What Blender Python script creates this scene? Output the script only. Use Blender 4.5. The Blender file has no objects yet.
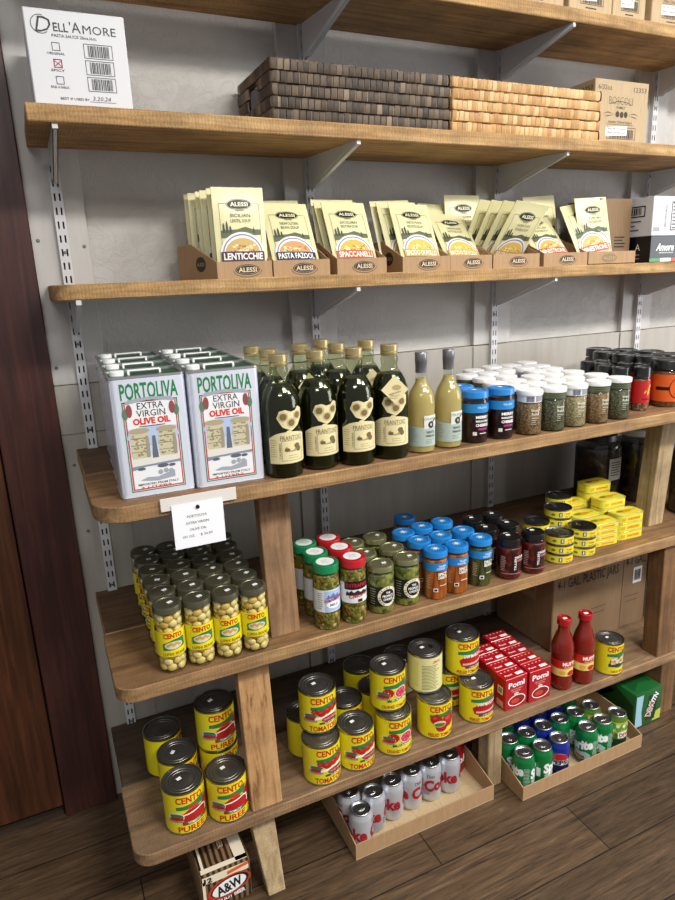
import bpy, bmesh, math, random
from mathutils import Matrix, Vector
random.seed(7)
S = bpy.context.scene
COL = S.collection
PI = math.pi
sin, cos = math.sin, math.cos

# ------------------------------------------------------------------ colours and materials
def lin(h):
    h = h.lstrip('#')
    out = []
    for i in (0, 2, 4):
        c = int(h[i:i+2], 16) / 255
        out.append(c / 12.92 if c <= .04045 else ((c + .055) / 1.055) ** 2.4)
    return (*out, 1)

MATS = {}
def mat(h, rough=.5, metal=0., coat=0., spec=.5, sheen=0):
    key = (h, rough, metal, coat, spec)
    if key in MATS: return MATS[key]
    m = bpy.data.materials.new('paint_' + h.strip('#'))
    m.use_nodes = True
    b = m.node_tree.nodes['Principled BSDF']
    b.inputs['Base Color'].default_value = lin(h)
    b.inputs['Roughness'].default_value = rough
    b.inputs['Metallic'].default_value = metal
    b.inputs['Coat Weight'].default_value = coat
    b.inputs['Coat Roughness'].default_value = .05
    b.inputs['Specular IOR Level'].default_value = spec
    MATS[key] = m
    return m

class NT:
    """small helper for node materials"""
    def __init__(s, name):
        s.m = bpy.data.materials.new(name); s.m.use_nodes = True
        s.t = s.m.node_tree; s.b = s.t.nodes['Principled BSDF']; s.out = s.t.nodes['Material Output']
    def n(s, typ, **kw):
        x = s.t.nodes.new('ShaderNode' + typ)
        for k, v in kw.items():
            if k in x.inputs: x.inputs[k].default_value = v
            else: setattr(x, k, v)
        return x
    def l(s, a, b): s.t.links.new(a, b)
    def coords(s, scale, kind='Object'):
        tc = s.n('TexCoord'); mp = s.n('Mapping'); mp.inputs['Scale'].default_value = scale
        s.l(tc.outputs[kind], mp.inputs['Vector']); return mp.outputs['Vector']
    def noise(s, vec, scale=5, detail=4, rough=.55, dist=0):
        x = s.n('TexNoise', Scale=scale, Detail=detail, Roughness=rough, Distortion=dist)
        s.l(vec, x.inputs['Vector']); return x.outputs['Fac']
    def ramp(s, fac, stops):
        r = s.n('ValToRGB'); e = r.color_ramp.elements
        while len(e) < len(stops): e.new(.5)
        for i, (p, c) in enumerate(stops):
            e[i].position = p; e[i].color = lin(c) if isinstance(c, str) else (c, c, c, 1)
        s.l(fac, r.inputs['Fac']); return r.outputs['Color']
    def mix(s, a, b, fac, mode='MIX'):
        x = s.n('Mix', data_type='RGBA', blend_type=mode)
        for sock, v in ((x.inputs['Factor'], fac), (x.inputs['A'], a), (x.inputs['B'], b)):
            pass
        def put(sock, v):
            if hasattr(v, 'is_output'): s.l(v, sock)
            elif isinstance(v, str): sock.default_value = lin(v)
            else: sock.default_value = v
        put(x.inputs[0], fac); put(x.inputs[6], a); put(x.inputs[7], b)
        return x.outputs[2]
    def bump(s, h, strength=.3, dist=.002):
        x = s.n('Bump', Strength=strength, Distance=dist); s.l(h, x.inputs['Height'])
        s.l(x.outputs['Normal'], s.b.inputs['Normal'])
    def base(s, c, rough=.5):
        if isinstance(c, str): s.b.inputs['Base Color'].default_value = lin(c)
        else: s.l(c, s.b.inputs['Base Color'])
        s.b.inputs['Roughness'].default_value = rough
        return s.m

def wood(name, stops, axis='x', saw=.35, rough=.75):
    t = NT(name)
    sc = {'x': (1.6, 26, 26), 'z': (26, 26, 1.6)}[axis]
    v = t.coords(sc)
    g = t.noise(v, 2.2, 6, .62, .9)
    c = t.ramp(g, stops)
    v2 = t.coords((1, 1, 1))
    big = t.noise(v2, 7.5, 5, .65)
    c = t.mix(c, t.ramp(big, [(.32, .5), (.6, 1.0)]), .8, 'MULTIPLY')
    w = t.n('TexWave', wave_type='BANDS', bands_direction='X' if axis == 'x' else 'Z', Scale=42, Distortion=7, Detail=3)
    w.inputs['Detail Scale'].default_value = 2.5
    t.l(v2, w.inputs['Vector'])
    c = t.mix(c, t.ramp(w.outputs['Fac'], [(.15, .55), (.5, 1.0)]), saw, 'MULTIPLY')
    kv = t.n('TexVoronoi', Scale=6.0); t.l(t.coords((.7, 2.2, 2.2) if axis == 'x' else (2.2, 2.2, .7)), kv.inputs['Vector'])
    c = t.mix(c, t.ramp(kv.outputs['Distance'], [(.03, .3), (.09, 1.0)]), .6, 'MULTIPLY')
    t.bump(g, .35, .003)
    return t.base(c, rough)

WOOD_UP = wood('shelf_wood_golden', [(.25, '#7d5d38'), (.5, '#b38b57'), (.75, '#d2ae78')], saw=.5)
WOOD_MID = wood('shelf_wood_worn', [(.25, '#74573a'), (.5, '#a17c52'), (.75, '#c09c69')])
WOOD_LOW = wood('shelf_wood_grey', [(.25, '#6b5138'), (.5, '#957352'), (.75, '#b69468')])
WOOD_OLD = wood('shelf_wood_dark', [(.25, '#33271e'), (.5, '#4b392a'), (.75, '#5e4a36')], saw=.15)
TOP_A = wood('board_top_worn_shaded', [(.25, '#5f4329'), (.5, '#8a6641'), (.75, '#a98355')], saw=.2)  # board tops: darker for age and for weak grazing light painted in
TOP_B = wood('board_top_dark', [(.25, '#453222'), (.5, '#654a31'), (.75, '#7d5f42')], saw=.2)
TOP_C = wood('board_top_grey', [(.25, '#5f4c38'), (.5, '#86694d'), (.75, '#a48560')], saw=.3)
POST_A = wood('post_wood_brown', [(.25, '#694d35'), (.5, '#967352'), (.75, '#ad8964')], 'z', .1)
POST_B = wood('post_wood_orange', [(.32, '#7c5230'), (.46, '#bd8f5c'), (.7, '#cba373')], 'z', .1)
POST_C = wood('post_wood_pale', [(.25, '#7d6446'), (.5, '#b39a72'), (.75, '#c9b48c')], 'z', .2)
POST_D = wood('post_wood_dark', [(.25, '#5c3f25'), (.5, '#7d5936'), (.75, '#8f6a44')], 'z', .1)

def wall_mat():
    t = NT('textured_plaster')
    v = t.coords((1, 1, 1))
    n1 = t.noise(v, 16, 5, .6, 2.2)
    n2 = t.noise(v, 70, 3)
    h = t.mix(t.ramp(n1, [(.45, 0.), (.5, 1.), (.55, 0.)]), n2, .3)
    t.bump(h, .38, .004)
    c = t.ramp(t.noise(v, 2.5, 3), [(.3, '#b4b1ad'), (.7, '#c4c1bc')])
    return t.base(c, .6)
def board_mat(name, a, b):
    t = NT(name)
    c = t.ramp(t.noise(t.coords((6, 6, 1)), 4, 4), [(.3, a), (.7, b)])
    t.bump(t.noise(t.coords((1, 1, 1)), 60, 3), .12, .002)
    return t.base(c, .5)
WALL = wall_mat()
BATTEN = board_mat('painted_board', '#b4b1ae', '#c2bfbb')
WAINS = board_mat('painted_wainscot', '#a29d94', '#b0aba2')

def floor_mat():
    t = NT('vinyl_planks')
    tc = t.coords((1, 1, 1))
    br = t.n('TexBrick', Scale=1.0); br.inputs['Mortar Size'].default_value = .0018
    br.inputs['Brick Width'].default_value = 1.15; br.inputs['Row Height'].default_value = .165
    br.inputs['Color1'].default_value = (.35, .35, .35, 1); br.inputs['Color2'].default_value = (.8, .8, .8, 1)
    br.inputs['Mortar'].default_value = (.0, .0, .0, 1); br.offset = .37
    t.l(tc, br.inputs['Vector'])
    g = t.noise(t.coords((2.2, 30, 1)), 2.4, 7, .68, 1.1)
    c = t.ramp(g, [(.28, '#1c130c'), (.48, '#463524'), (.62, '#574330'), (.78, '#785e45')])
    c = t.mix(c, br.outputs['Color'], .55, 'OVERLAY')
    c = t.mix(c, t.ramp(br.outputs['Fac'], [(0., 1.), (.6, .25)]), 1., 'MULTIPLY')
    t.bump(g, .25, .002)
    return t.base(c, .5)
FLOOR = floor_mat()

def stained(name, a, b, c_):
    t = NT(name)
    g = t.noise(t.coords((22, 22, 1.3)), 2.5, 5, .6, .6)
    t.bump(g, .1, .002)
    return t.base(t.ramp(g, [(.28, a), (.5, b), (.72, c_)]), .42)
CASING = stained('stained_casing', '#2b1514', '#3e1f1b', '#502a22')
DOORM = stained('stained_door', '#301709', '#4a2713', '#64381f')

def card(name, a, b):
    t = NT(name)
    c = t.ramp(t.noise(t.coords((40, 40, 4)), 4, 4), [(.3, a), (.7, b)])
    return t.base(c, .7)
CARD = card('cardboard', '#a5835e', '#b18f69')
CARD_D = card('cardboard_brown', '#83684b', '#8d7254')
CARD_P = card('cardboard_pale', '#b49c78', '#c0a985')

def glass(name, tint='#f4f8f4', ior=1.45):
    m = bpy.data.materials.new(name); m.use_nodes = True
    t = m.node_tree; t.nodes.clear()
    o = t.nodes.new('ShaderNodeOutputMaterial'); mx = t.nodes.new('ShaderNodeMixShader')
    tr = t.nodes.new('ShaderNodeBsdfTransparent'); gl = t.nodes.new('ShaderNodeBsdfGlossy')
    lw = t.nodes.new('ShaderNodeLayerWeight'); lw.inputs['Blend'].default_value = .5
    pw = t.nodes.new('ShaderNodeMath'); pw.operation = 'POWER'; pw.inputs[1].default_value = 4.5; t.links.new(lw.outputs['Facing'], pw.inputs[0])
    fr = t.nodes.new('ShaderNodeMath'); fr.operation = 'MULTIPLY_ADD'; fr.inputs[1].default_value = .6; fr.inputs[2].default_value = .045; t.links.new(pw.outputs[0], fr.inputs[0])
    tr.inputs['Color'].default_value = lin(tint); gl.inputs['Roughness'].default_value = .04
    t.links.new(fr.outputs[0], mx.inputs[0]); t.links.new(tr.outputs[0], mx.inputs[1])
    t.links.new(gl.outputs[0], mx.inputs[2]); t.links.new(mx.outputs[0], o.inputs['Surface'])
    return m
GLASS = glass('clear_glass')
GLASS_G = glass('green_glass', '#dde2cc')

def chunky(name, stops, scale=60, rough=.35, bump=.5, stretch=(1, 1, 1)):
    """chopped or granular food seen through the glass"""
    t = NT(name)
    v = t.n('TexVoronoi', Scale=scale); v.inputs['Randomness'].default_value = 1
    t.l(t.coords(stretch), v.inputs['Vector'])
    sep = t.n('SeparateColor'); t.l(v.outputs['Color'], sep.inputs['Color'])
    c = t.ramp(sep.outputs[0], stops)
    c = t.mix(c, t.ramp(v.outputs['Distance'], [(.2, 1.), (.8, .45)]), .7, 'MULTIPLY')
    inv = t.n('Math', operation='SUBTRACT'); inv.inputs[0].default_value = 1
    t.l(v.outputs['Distance'], inv.inputs[1])
    t.bump(inv.outputs[0], bump, .004)
    return t.base(c, rough)
GIARD = chunky('chopped_pepper_mix', [(.1, '#55541a'), (.4, '#8a8a34'), (.62, '#a6963c'), (.8, '#b5651f'), (.95, '#d8c48a')], 130)
PICKLE = chunky('pickle_chunks', [(.1, '#4f5620'), (.5, '#767a34'), (.9, '#9b9a4e')], 85)
CARROT = chunky('carrot_sticks', [(.1, '#a34a16'), (.5, '#c9661f'), (.9, '#dc8434')], 70, stretch=(1, 1, .12))
BEANG = chunky('green_bean_sticks', [(.1, '#333a17'), (.5, '#545a26'), (.9, '#6d7037')], 70, stretch=(1, 1, .12))
CHERRY = chunky('red_cherries', [(.1, '#3d0a0a'), (.5, '#6d1512'), (.9, '#8e2a20')], 55)
BLACKCH = chunky('black_cherries', [(.1, '#170609'), (.5, '#2d0a10'), (.9, '#421018')], 55)
OLIVE = chunky('dark_olives', [(.1, '#241c12'), (.5, '#3a3018'), (.9, '#4f4424')], 55)
SPICE = [chunky('spice_brown', [(.1, '#6b4c30'), (.5, '#8d6a46'), (.9, '#a98a63')], 260, .7, .25),
         chunky('spice_green', [(.1, '#39392a'), (.5, '#56563c'), (.9, '#797757')], 260, .7, .25),
         chunky('spice_tan', [(.1, '#8d7a58'), (.5, '#a9966e'), (.9, '#c4b48e')], 260, .7, .25)]
AMBER = chunky('rub_amber', [(.1, '#5a2c12'), (.5, '#7d441d'), (.9, '#94582a')], 260, .7, .2)
SAUCE = mat('#8a1c12', .25, 0, .3)
OIL = mat('#1c1c06', .12, 0, .4)

def straw(name, stops):
    t = NT(name)
    g = t.n('NewGeometry')
    c = t.ramp(g.outputs['Random Per Island'], stops)
    f = t.noise(t.coords((60, 60, 8)), 6, 3)
    c = t.mix(c, t.ramp(f, [(.3, .7), (.7, 1.)]), .6, 'MULTIPLY')
    t.bump(f, .3, .002)
    return t.base(c, .55)
DARKSTRAW = straw('dark_woven_strips', [(0, '#33261d'), (.5, '#55432f'), (.85, '#6d5a46'), (1, '#94806a')])
TANSTRAW = straw('tan_woven_strips', [(0, '#b3834a'), (.5, '#d3a568'), (1, '#e6c590')])

WHITE = mat('#f2f2f0', .4); PAPER = mat('#eceef2', .6); STICK = mat('#f4f4f0', .5)
BLACK = mat('#121212', .35); INK = mat('#222022', .6)
STEEL = mat('#d4d5d8', .35, 1.); TINPLATE = mat('#b0aea8', .28, 1.); ALU = mat('#c8cacc', .3, 1.)
LIDDARK = mat('#6a6854', .34, .65); GOLD = mat('#c8b684', .35, .8)
POWDER = mat('#c9c9cb', .4)

# ------------------------------------------------------------------ mesh builder
class MB:
    def __init__(s): s.v, s.f, s.m, s.mats, s.k = [], [], [], [], {}
    def mi(s, m):
        if m not in s.mats: s.mats.append(m)
        return s.mats.index(m)
    def add(s, vs, fs, m):
        k = len(s.v); i = s.mi(m)
        s.v += [tuple(p) for p in vs]
        for f in fs: s.f.append([k + j for j in f]); s.m.append(i)
        return s
    def addbm(s, bm, m, xf=None):
        bm.verts.index_update()
        vs = [(xf @ v.co if xf else v.co.copy()) for v in bm.verts]
        s.add(vs, [[v.index for v in f.verts] for f in bm.faces], m); bm.free(); return s
    def lathe(s, prof, m, seg=36, c=(0, 0), z=0):
        vs, fs, rings = [], [], []
        for r, h in prof:
            if r < 1e-6: rings.append([len(vs)]); vs.append((c[0], c[1], h + z))
            else:
                rings.append(list(range(len(vs), len(vs) + seg)))
                vs += [(c[0] + r * cos(2*PI*i/seg), c[1] + r * sin(2*PI*i/seg), h + z) for i in range(seg)]
        for a, b in zip(rings, rings[1:]):
            for i in range(seg):
                j = (i + 1) % seg
                if len(a) == 1: fs.append([a[0], b[j], b[i]][::-1])
                elif len(b) == 1: fs.append([a[i], a[j], b[0]])
                else: fs.append([a[i], a[j], b[j], b[i]])
        return s.add(vs, fs, m)
    def box(s, a, b, m, bev=0, xf=None, seg=1):
        bm = bmesh.new(); bmesh.ops.create_cube(bm, size=1)
        for v in bm.verts:
            v.co = Vector([(a[i] + b[i]) / 2 + v.co[i] * (b[i] - a[i]) for i in range(3)])
        if bev: bmesh.ops.bevel(bm, geom=bm.edges[:], offset=bev, segments=seg, affect='EDGES', profile=.5)
        return s.addbm(bm, m, xf)
    def prism(s, pts, h0, h1, m, bev=0, xf=None):
        """2D outline extruded along z from h0 to h1"""
        bm = bmesh.new()
        f = bm.faces.new([bm.verts.new((p[0], p[1], h0)) for p in pts])
        r = bmesh.ops.extrude_face_region(bm, geom=[f])
        for v in r['geom']:
            if isinstance(v, bmesh.types.BMVert): v.co.z = h1
        bmesh.ops.recalc_face_normals(bm, faces=bm.faces[:])
        if bev:
            e = [x for x in bm.edges if len(x.link_faces) == 2 and x.calc_face_angle(0) > .6]
            bmesh.ops.bevel(bm, geom=e, offset=bev, segments=1, affect='EDGES')
        return s.addbm(bm, m, xf)
    def decal(s, shape, surf, m, o):
        """a flat printed shape laid on a surface: surf = (map(u,v,off), step_u, step_v)"""
        fn, su, sv = surf
        vs, fs = shape
        if su or sv:
            bm = bmesh.new(); bv = [bm.verts.new((p[0], p[1], 0)) for p in vs]
            for f in fs:
                try: bm.faces.new([bv[i] for i in f])
                except ValueError: pass
            for st, ax in ((su, 0), (sv, 1)):
                if not st: continue
                lo = min(p[ax] for p in vs); hi = max(p[ax] for p in vs)
                for k in range(math.floor(lo / st) + 1, math.ceil(hi / st)):
                    co = [0, 0, 0]; no = [0, 0, 0]; co[ax] = k * st; no[ax] = 1
                    bmesh.ops.bisect_plane(bm, geom=bm.verts[:] + bm.edges[:] + bm.faces[:], plane_co=co, plane_no=no)
            bm.verts.index_update()
            vs = [(v.co.x, v.co.y) for v in bm.verts]; fs = [[v.index for v in f.verts] for f in bm.faces]
            bm.free()
        n0 = len(s.f); s.add([fn(u, v, o) for u, v in vs], fs, m)
        a, b = Vector(fn(0, 0, 0)), Vector(fn(1, 0, 0)); key = tuple(round(q, 1) for q in (b - a)) + (round(fn(0, 1, 0)[2] - a.z, 1),)
        for i in range(n0, len(s.f)): s.k[i] = key
        return s
    def build(s, name, parent=None, label=None, ang=35, kind=None):
        keys = sorted(set(s.k.values()))
        if len(keys) > 1 and (name == 'print' or (name == 'label' and len(s.k) == len(s.f) and not any(len(q) < 3 for q in s.f) and name == 'print')):
            for q in keys:
                t = MB(); ids = [i for i in range(len(s.f)) if s.k.get(i) == q]; rm = {}
                for i in ids:
                    for j in s.f[i]:
                        if j not in rm: rm[j] = len(t.v); t.v.append(s.v[j])
                    t.f.append([rm[j] for j in s.f[i]]); t.m.append(s.m[i])
                t.mats = s.mats; o = t.build(name, parent, label, ang, kind)
            return o
        me = bpy.data.meshes.new(name)
        me.from_pydata(s.v, [], s.f)
        for m in s.mats: me.materials.append(m)
        me.polygons.foreach_set('material_index', s.m)
        me.polygons.foreach_set('use_smooth', [True] * len(s.f))
        me.set_sharp_from_angle(angle=math.radians(ang))
        me.update()
        o = bpy.data.objects.new(name, me); COL.objects.link(o)
        if parent is not None: o.parent = parent
        if label: o['label'] = label
        if kind: o['kind'] = kind
        return o

# printed shapes (2D, metres)
def rect(u0, v0, u1, v1): return ([(u0, v0), (u1, v0), (u1, v1), (u0, v1)], [[0, 1, 2, 3]])
def crect(c, v, w, h): return rect(c - w/2, v - h/2, c + w/2, v + h/2)
def ell(cu, cv, ru, rv, n=24, a0=0, a1=2*PI):
    p = [(cu + ru * cos(a0 + (a1-a0)*i/n), cv + rv * sin(a0 + (a1-a0)*i/n)) for i in range(n + (a1-a0 < 6.28))]
    return (p, [list(range(len(p)))])
def ring(cu, cv, ru, rv, t, n=28, a0=0, a1=2*PI):
    vs, fs = [], []
    for i in range(n + 1):
        a = a0 + (a1-a0)*i/n
        vs += [(cu + ru*cos(a), cv + rv*sin(a)), (cu + (ru-t)*cos(a), cv + (rv-t)*sin(a))]
    for i in range(n): fs.append([2*i, 2*i+2, 2*i+3, 2*i+1])
    return (vs, fs)
def frame(u0, v0, u1, v1, t):
    a = [(u0, v0), (u1, v0), (u1, v1), (u0, v1)]; b = [(u0+t, v0+t), (u1-t, v0+t), (u1-t, v1-t), (u0+t, v1-t)]
    return (a + b, [[i, (i+1) % 4, 4+(i+1) % 4, 4+i] for i in range(4)])
def poly(*p): return (list(p), [list(range(len(p)))])
def join(*sh):
    vs, fs = [], []
    for a, b in sh:
        k = len(vs); vs += a; fs += [[k+i for i in f] for f in b]
    return (vs, fs)
TXT = {}
def glyphs(s, bold, shear):
    k = (s, bold, shear)
    if k not in TXT:
        c = bpy.data.curves.new('type', 'FONT'); c.body = s; c.resolution_u = 2; c.offset = bold; c.shear = shear
        o = bpy.data.objects.new('type', c); me = bpy.data.meshes.new_from_object(o)
        TXT[k] = ([(v.co.x, v.co.y) for v in me.vertices], [list(p.vertices) for p in me.polygons])
        bpy.data.objects.remove(o); bpy.data.curves.remove(c); bpy.data.meshes.remove(me)
    return TXT[k]
CAP = max(p[1] for p in glyphs('H', 0, 0)[0])
def text(s, cu, cv, h, w=None, bold=.0, shear=0, rot=0):
    """cap height h, centred at cu, baseline centred so the capitals centre on cv"""
    vs, fs = glyphs(s, bold, shear)
    if not vs: return ([], [])
    k = h / CAP; x0 = min(p[0] for p in vs); x1 = max(p[0] for p in vs)
    kx = w / (x1 - x0) if w else k
    c, sn = cos(rot), sin(rot); out = []
    for x, y in vs:
        u, v = (x - (x0+x1)/2) * kx, y * k - h/2
        out.append((cu + u*c - v*sn, cv + u*sn + v*c))
    return (out, fs)
def arc_text(s, cu, cv, r, h, a0, a1, bold=0):
    """letters set round an arc, angles from 12 o'clock clockwise"""
    out = []
    for i, ch in enumerate(s):
        if ch == ' ': continue
        a = a0 + (a1 - a0) * i / max(1, len(s)-1)
        out.append(text(ch, cu + r*sin(a), cv + r*cos(a), h, None, bold, 0, -a))
    return join(*out)
def lines(u0, u1, v0, v1, n, t):
    return join(*[rect(u0, v0 + (v1-v0)*i/(n-1) - t/2, u0 + (u1-u0)*random.uniform(.7, 1), v0 + (v1-v0)*i/(n-1) + t/2) for i in range(n)])
def barcode(u0, v0, u1, v1):
    o = []; u = u0; r = random.Random(3)
    while u < u1:
        w = r.choice((.0008, .0012, .002)) * (u1-u0) / .04
        o.append(rect(u, v0, min(u+w, u1), v1)); u += w + r.choice((.0009, .0015)) * (u1-u0) / .04
    return join(*o)

def FRONT(y, x=0): return (lambda u, v, o: (x + u, y - o, v), 0, 0)
def LEFT(x, yc): return (lambda u, v, o: (x - o, yc - u, v), 0, 0)
def TOP(z, x=0, y=0): return (lambda u, v, o: (x + u, y + v, z + o), 0, 0)
def CYL(R): return (lambda u, v, o: ((R+o) * sin(u/R), -(R+o) * cos(u/R), v), R * .16, 0)

# ------------------------------------------------------------------ things
def tag(o, label, cat, group=None):
    o['label'] = label; o['category'] = cat
    if group: o['group'] = group
    return o
def empty(name): 
    o = bpy.data.objects.new(name, None); o.empty_display_size = .05; COL.objects.link(o); return o
def structure(name, mb, ang=35):
    o = mb.build(name, None, None, ang); o['kind'] = 'structure'; return o
USED = set()
def dup(r):
    n = r.copy(); COL.objects.link(n)
    for ch in list(r.children):
        c = ch.copy(); COL.objects.link(c); c.parent = n
        for g in ch.children:
            d = g.copy(); COL.objects.link(d); d.parent = c
    return n
def place(p, loc, rz, label, cat, group=None, tilt=(0, 0)):
    if p.name in USED: o = dup(p)
    else: o = p; USED.add(p.name)
    o.location = loc; o.rotation_mode = 'XYZ'; o.rotation_euler = (math.radians(tilt[0]), math.radians(tilt[1]), math.radians(rz))
    for k in ('label', 'category', 'group'):
        if k in o: del o[k]
    return tag(o, label, cat, group)
ORD = ['front', 'second', 'third', 'fourth', 'fifth', 'sixth', 'seventh']
NTH = ['first', 'second', 'third', 'fourth', 'fifth', 'sixth', 'seventh', 'eighth', 'ninth']

Z0, Z1, Z2, Z3, Z4, Z5 = 2.190, 1.863, 1.513, 1.093, .677, .237
Y0, Y1, Y2, Y3, Y4, Y5 = -.268, -.276, -.251, -.553, -.522, -.513
XR = 3.0
RAIL = [.0506, .7135, 1.3692, 2.0529]
SEAM = 1.265

# ------------------------------------------------------------------ room
structure('floor', MB().box((-2.2, -5, -.05), (4.2, .12, 0), FLOOR))
structure('wall_back', MB().box((-.03, .019, SEAM), (4.2, .12, 3.3), WALL))
w = MB().box((-.03, .004, 0), (4.2, .12, SEAM - .002), WAINS)
w.box((-.03, .0, SEAM - .13), (.125, .004, SEAM - .004), WAINS).box((-.03, 0, .0), (.125, .004, SEAM - .134), WAINS)
structure('wall_back_lower', w)
for i, (r, hw) in enumerate(zip(RAIL, (.07, .072, .076, .076))):
    x0 = -.03 if i == 0 else r - hw
    structure('trim_%d' % (i + 2), MB().box((x0, 0, SEAM + .001 if i else SEAM), (r + hw - (.01 if i == 0 else 0), .019, 3.3), BATTEN, .001))
    if i: structure('trim_%d' % (i + 8), MB().box((x0, -.0005, 0), (r + hw, .004, SEAM - .004), WAINS, .0005))
structure('wall_left', MB().box((-2.2, .0, 2.22), (-.03, .12, 3.3), WALL).box((-2.2, .02, 0), (-1.25, .12, 2.22), WALL))
c = MB().box((-.164, -.022, 0), (-.0205, .0, 2.2), CASING, .003)
c.box((-1.25, -.022, 2.06), (-.165, .03, 2.2), CASING, .003).box((-1.25, -.022, 0), (-1.1, .03, 2.0595), CASING, .003)
structure('trim_1', c)
d = MB().box((-1.095, -.004, .028), (-.168, .045, 2.055), DOORM, .002)
structure('door_1', d)
structure('trim_22', MB().box((-1.1, .046, 0), (-.03, .1, 2.2), mat('#120d0b', .8)))  # added dark sheet behind the door, its colour stands for shade in the gap
structure('trim_20', MB().box((-1.1, -.005, 0), (-.17, .1, .012), mat('#3a3026', .5)))
nl = MB()
for x, z in ((-.006, 1.62), (.098, 1.605), (-.008, 1.31), (.09, 1.3), (.0, 1.05), (.01, .86)):
    nl.lathe([(0, 0), (.0045, .0002), (.0035, .0016), (0, .002)], mat('#77777a', .4, .6), 10)
    n = len(nl.v) - 22
    for k in range(n, len(nl.v)):
        a, b, e = nl.v[k]; nl.v[k] = (x + a, -e - .0005, z + b)
o = nl.build('screw_head'); o['kind'] = 'structure'; o.name = 'trim_21'

# ------------------------------------------------------------------ shelves
def outline(x0, x1, y0, y1, r):
    """board outline seen from above, the front left corner rounded"""
    p = [(x1, y0), (x1, y1), (x0, y1)]
    if r: p += [(x0 + r - r*cos(a), y0 + r - r*sin(a)) for a in [i * PI / 2 / 8 for i in range(9)]]
    else: p += [(x0, y0)]
    return p
TH = .034
def age_shade_top(o, m):  # upward faces get the tone of wear plus painted-in shade
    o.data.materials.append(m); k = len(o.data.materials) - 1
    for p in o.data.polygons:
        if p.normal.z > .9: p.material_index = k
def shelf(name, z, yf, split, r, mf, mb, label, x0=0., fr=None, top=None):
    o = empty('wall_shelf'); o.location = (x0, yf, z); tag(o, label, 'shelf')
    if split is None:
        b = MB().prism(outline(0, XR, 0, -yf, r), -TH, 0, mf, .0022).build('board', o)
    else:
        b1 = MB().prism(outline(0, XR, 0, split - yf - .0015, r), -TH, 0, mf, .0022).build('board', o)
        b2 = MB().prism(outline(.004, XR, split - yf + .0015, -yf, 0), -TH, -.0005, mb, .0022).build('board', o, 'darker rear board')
        if top: age_shade_top(b1, top[0]); age_shade_top(b2, top[1])
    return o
shelf('a', Z0, Y0, None, 0, WOOD_UP, None, 'topmost rough-sawn wooden wall shelf holding cardboard cartons at its right')
shelf('b', Z1, Y1, None, 0, WOOD_UP, None, 'rough-sawn wooden wall shelf carrying the two woven baskets and white carton')
shelf('c', Z2, Y2, None, .05, WOOD_UP, None, 'wooden wall shelf carrying the row of soup pouches')
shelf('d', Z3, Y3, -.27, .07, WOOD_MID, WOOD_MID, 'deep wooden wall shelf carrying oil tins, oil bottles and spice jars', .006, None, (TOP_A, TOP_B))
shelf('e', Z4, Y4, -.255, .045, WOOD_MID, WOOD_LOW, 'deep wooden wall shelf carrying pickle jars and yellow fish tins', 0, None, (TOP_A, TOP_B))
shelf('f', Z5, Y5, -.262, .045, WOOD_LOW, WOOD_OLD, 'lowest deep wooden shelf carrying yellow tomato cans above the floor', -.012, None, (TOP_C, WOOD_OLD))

# uprights with real slots
def upright(x, zt, zb, label):
    o = empty('shelf_standard'); o.location = (x, 0, zb); tag(o, label, 'shelf rail', 'slotted rails on the wall')
    m = MB(); w, dp = .0125, .013; H = zt - zb
    m.box((-w, -dp, 0), (-w + .0015, 0, H), POWDER); m.box((w - .0015, -dp, 0), (w, 0, H), POWDER)
    y0, y1 = -dp - .0005, -dp + .0012
    for a, b in ((-w, -.0075), (-.0035, .0035), (.0075, w)): m.box((a, y0, 0), (b, y1, H), POWDER)
    n = int(H / .032)
    for k in range(n + 1):
        za = k * .032 + .017; zb2 = min((k + 1) * .032, H)
        if za >= H: break
        for a, b in ((-.0075, -.0035), (.0035, .0075)): m.box((a, y0, za), (b, y1, zb2), POWDER)
    for a, b in ((-.0075, -.0035), (.0035, .0075)): m.box((a, -.003, 0), (b, -.002, H), mat('#1c1c1e', .8))  # dark strips behind the slots put the hollow's shade into the colour
    m.build('channel', o, ang=20)
    s = MB()
    for k in range(0, n, 7):
        s2 = MB().lathe([(0, .0016), (.003, .0012), (.0042, 0)], mat('#88888a', .35, .8), 10)
        s2.v = [(a, y0 - e, k * .032 + .0085 + b) for a, b, e in s2.v]
        s2.build('screw', o)
    return o
upright(RAIL[0], 1.79, Z5 + .001, 'slotted white steel shelf rail nearest the dark door frame')
upright(RAIL[1], 2.75, Z5 + .001, 'slotted white steel shelf rail rising behind the dark basket, second from the door')
upright(RAIL[2], 2.75, Z5 + .001, 'slotted white steel shelf rail rising behind the tan basket, third from the door')
upright(RAIL[3], 2.75, Z5 + .001, 'slotted white steel shelf rail at the right edge of the picture')

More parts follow.
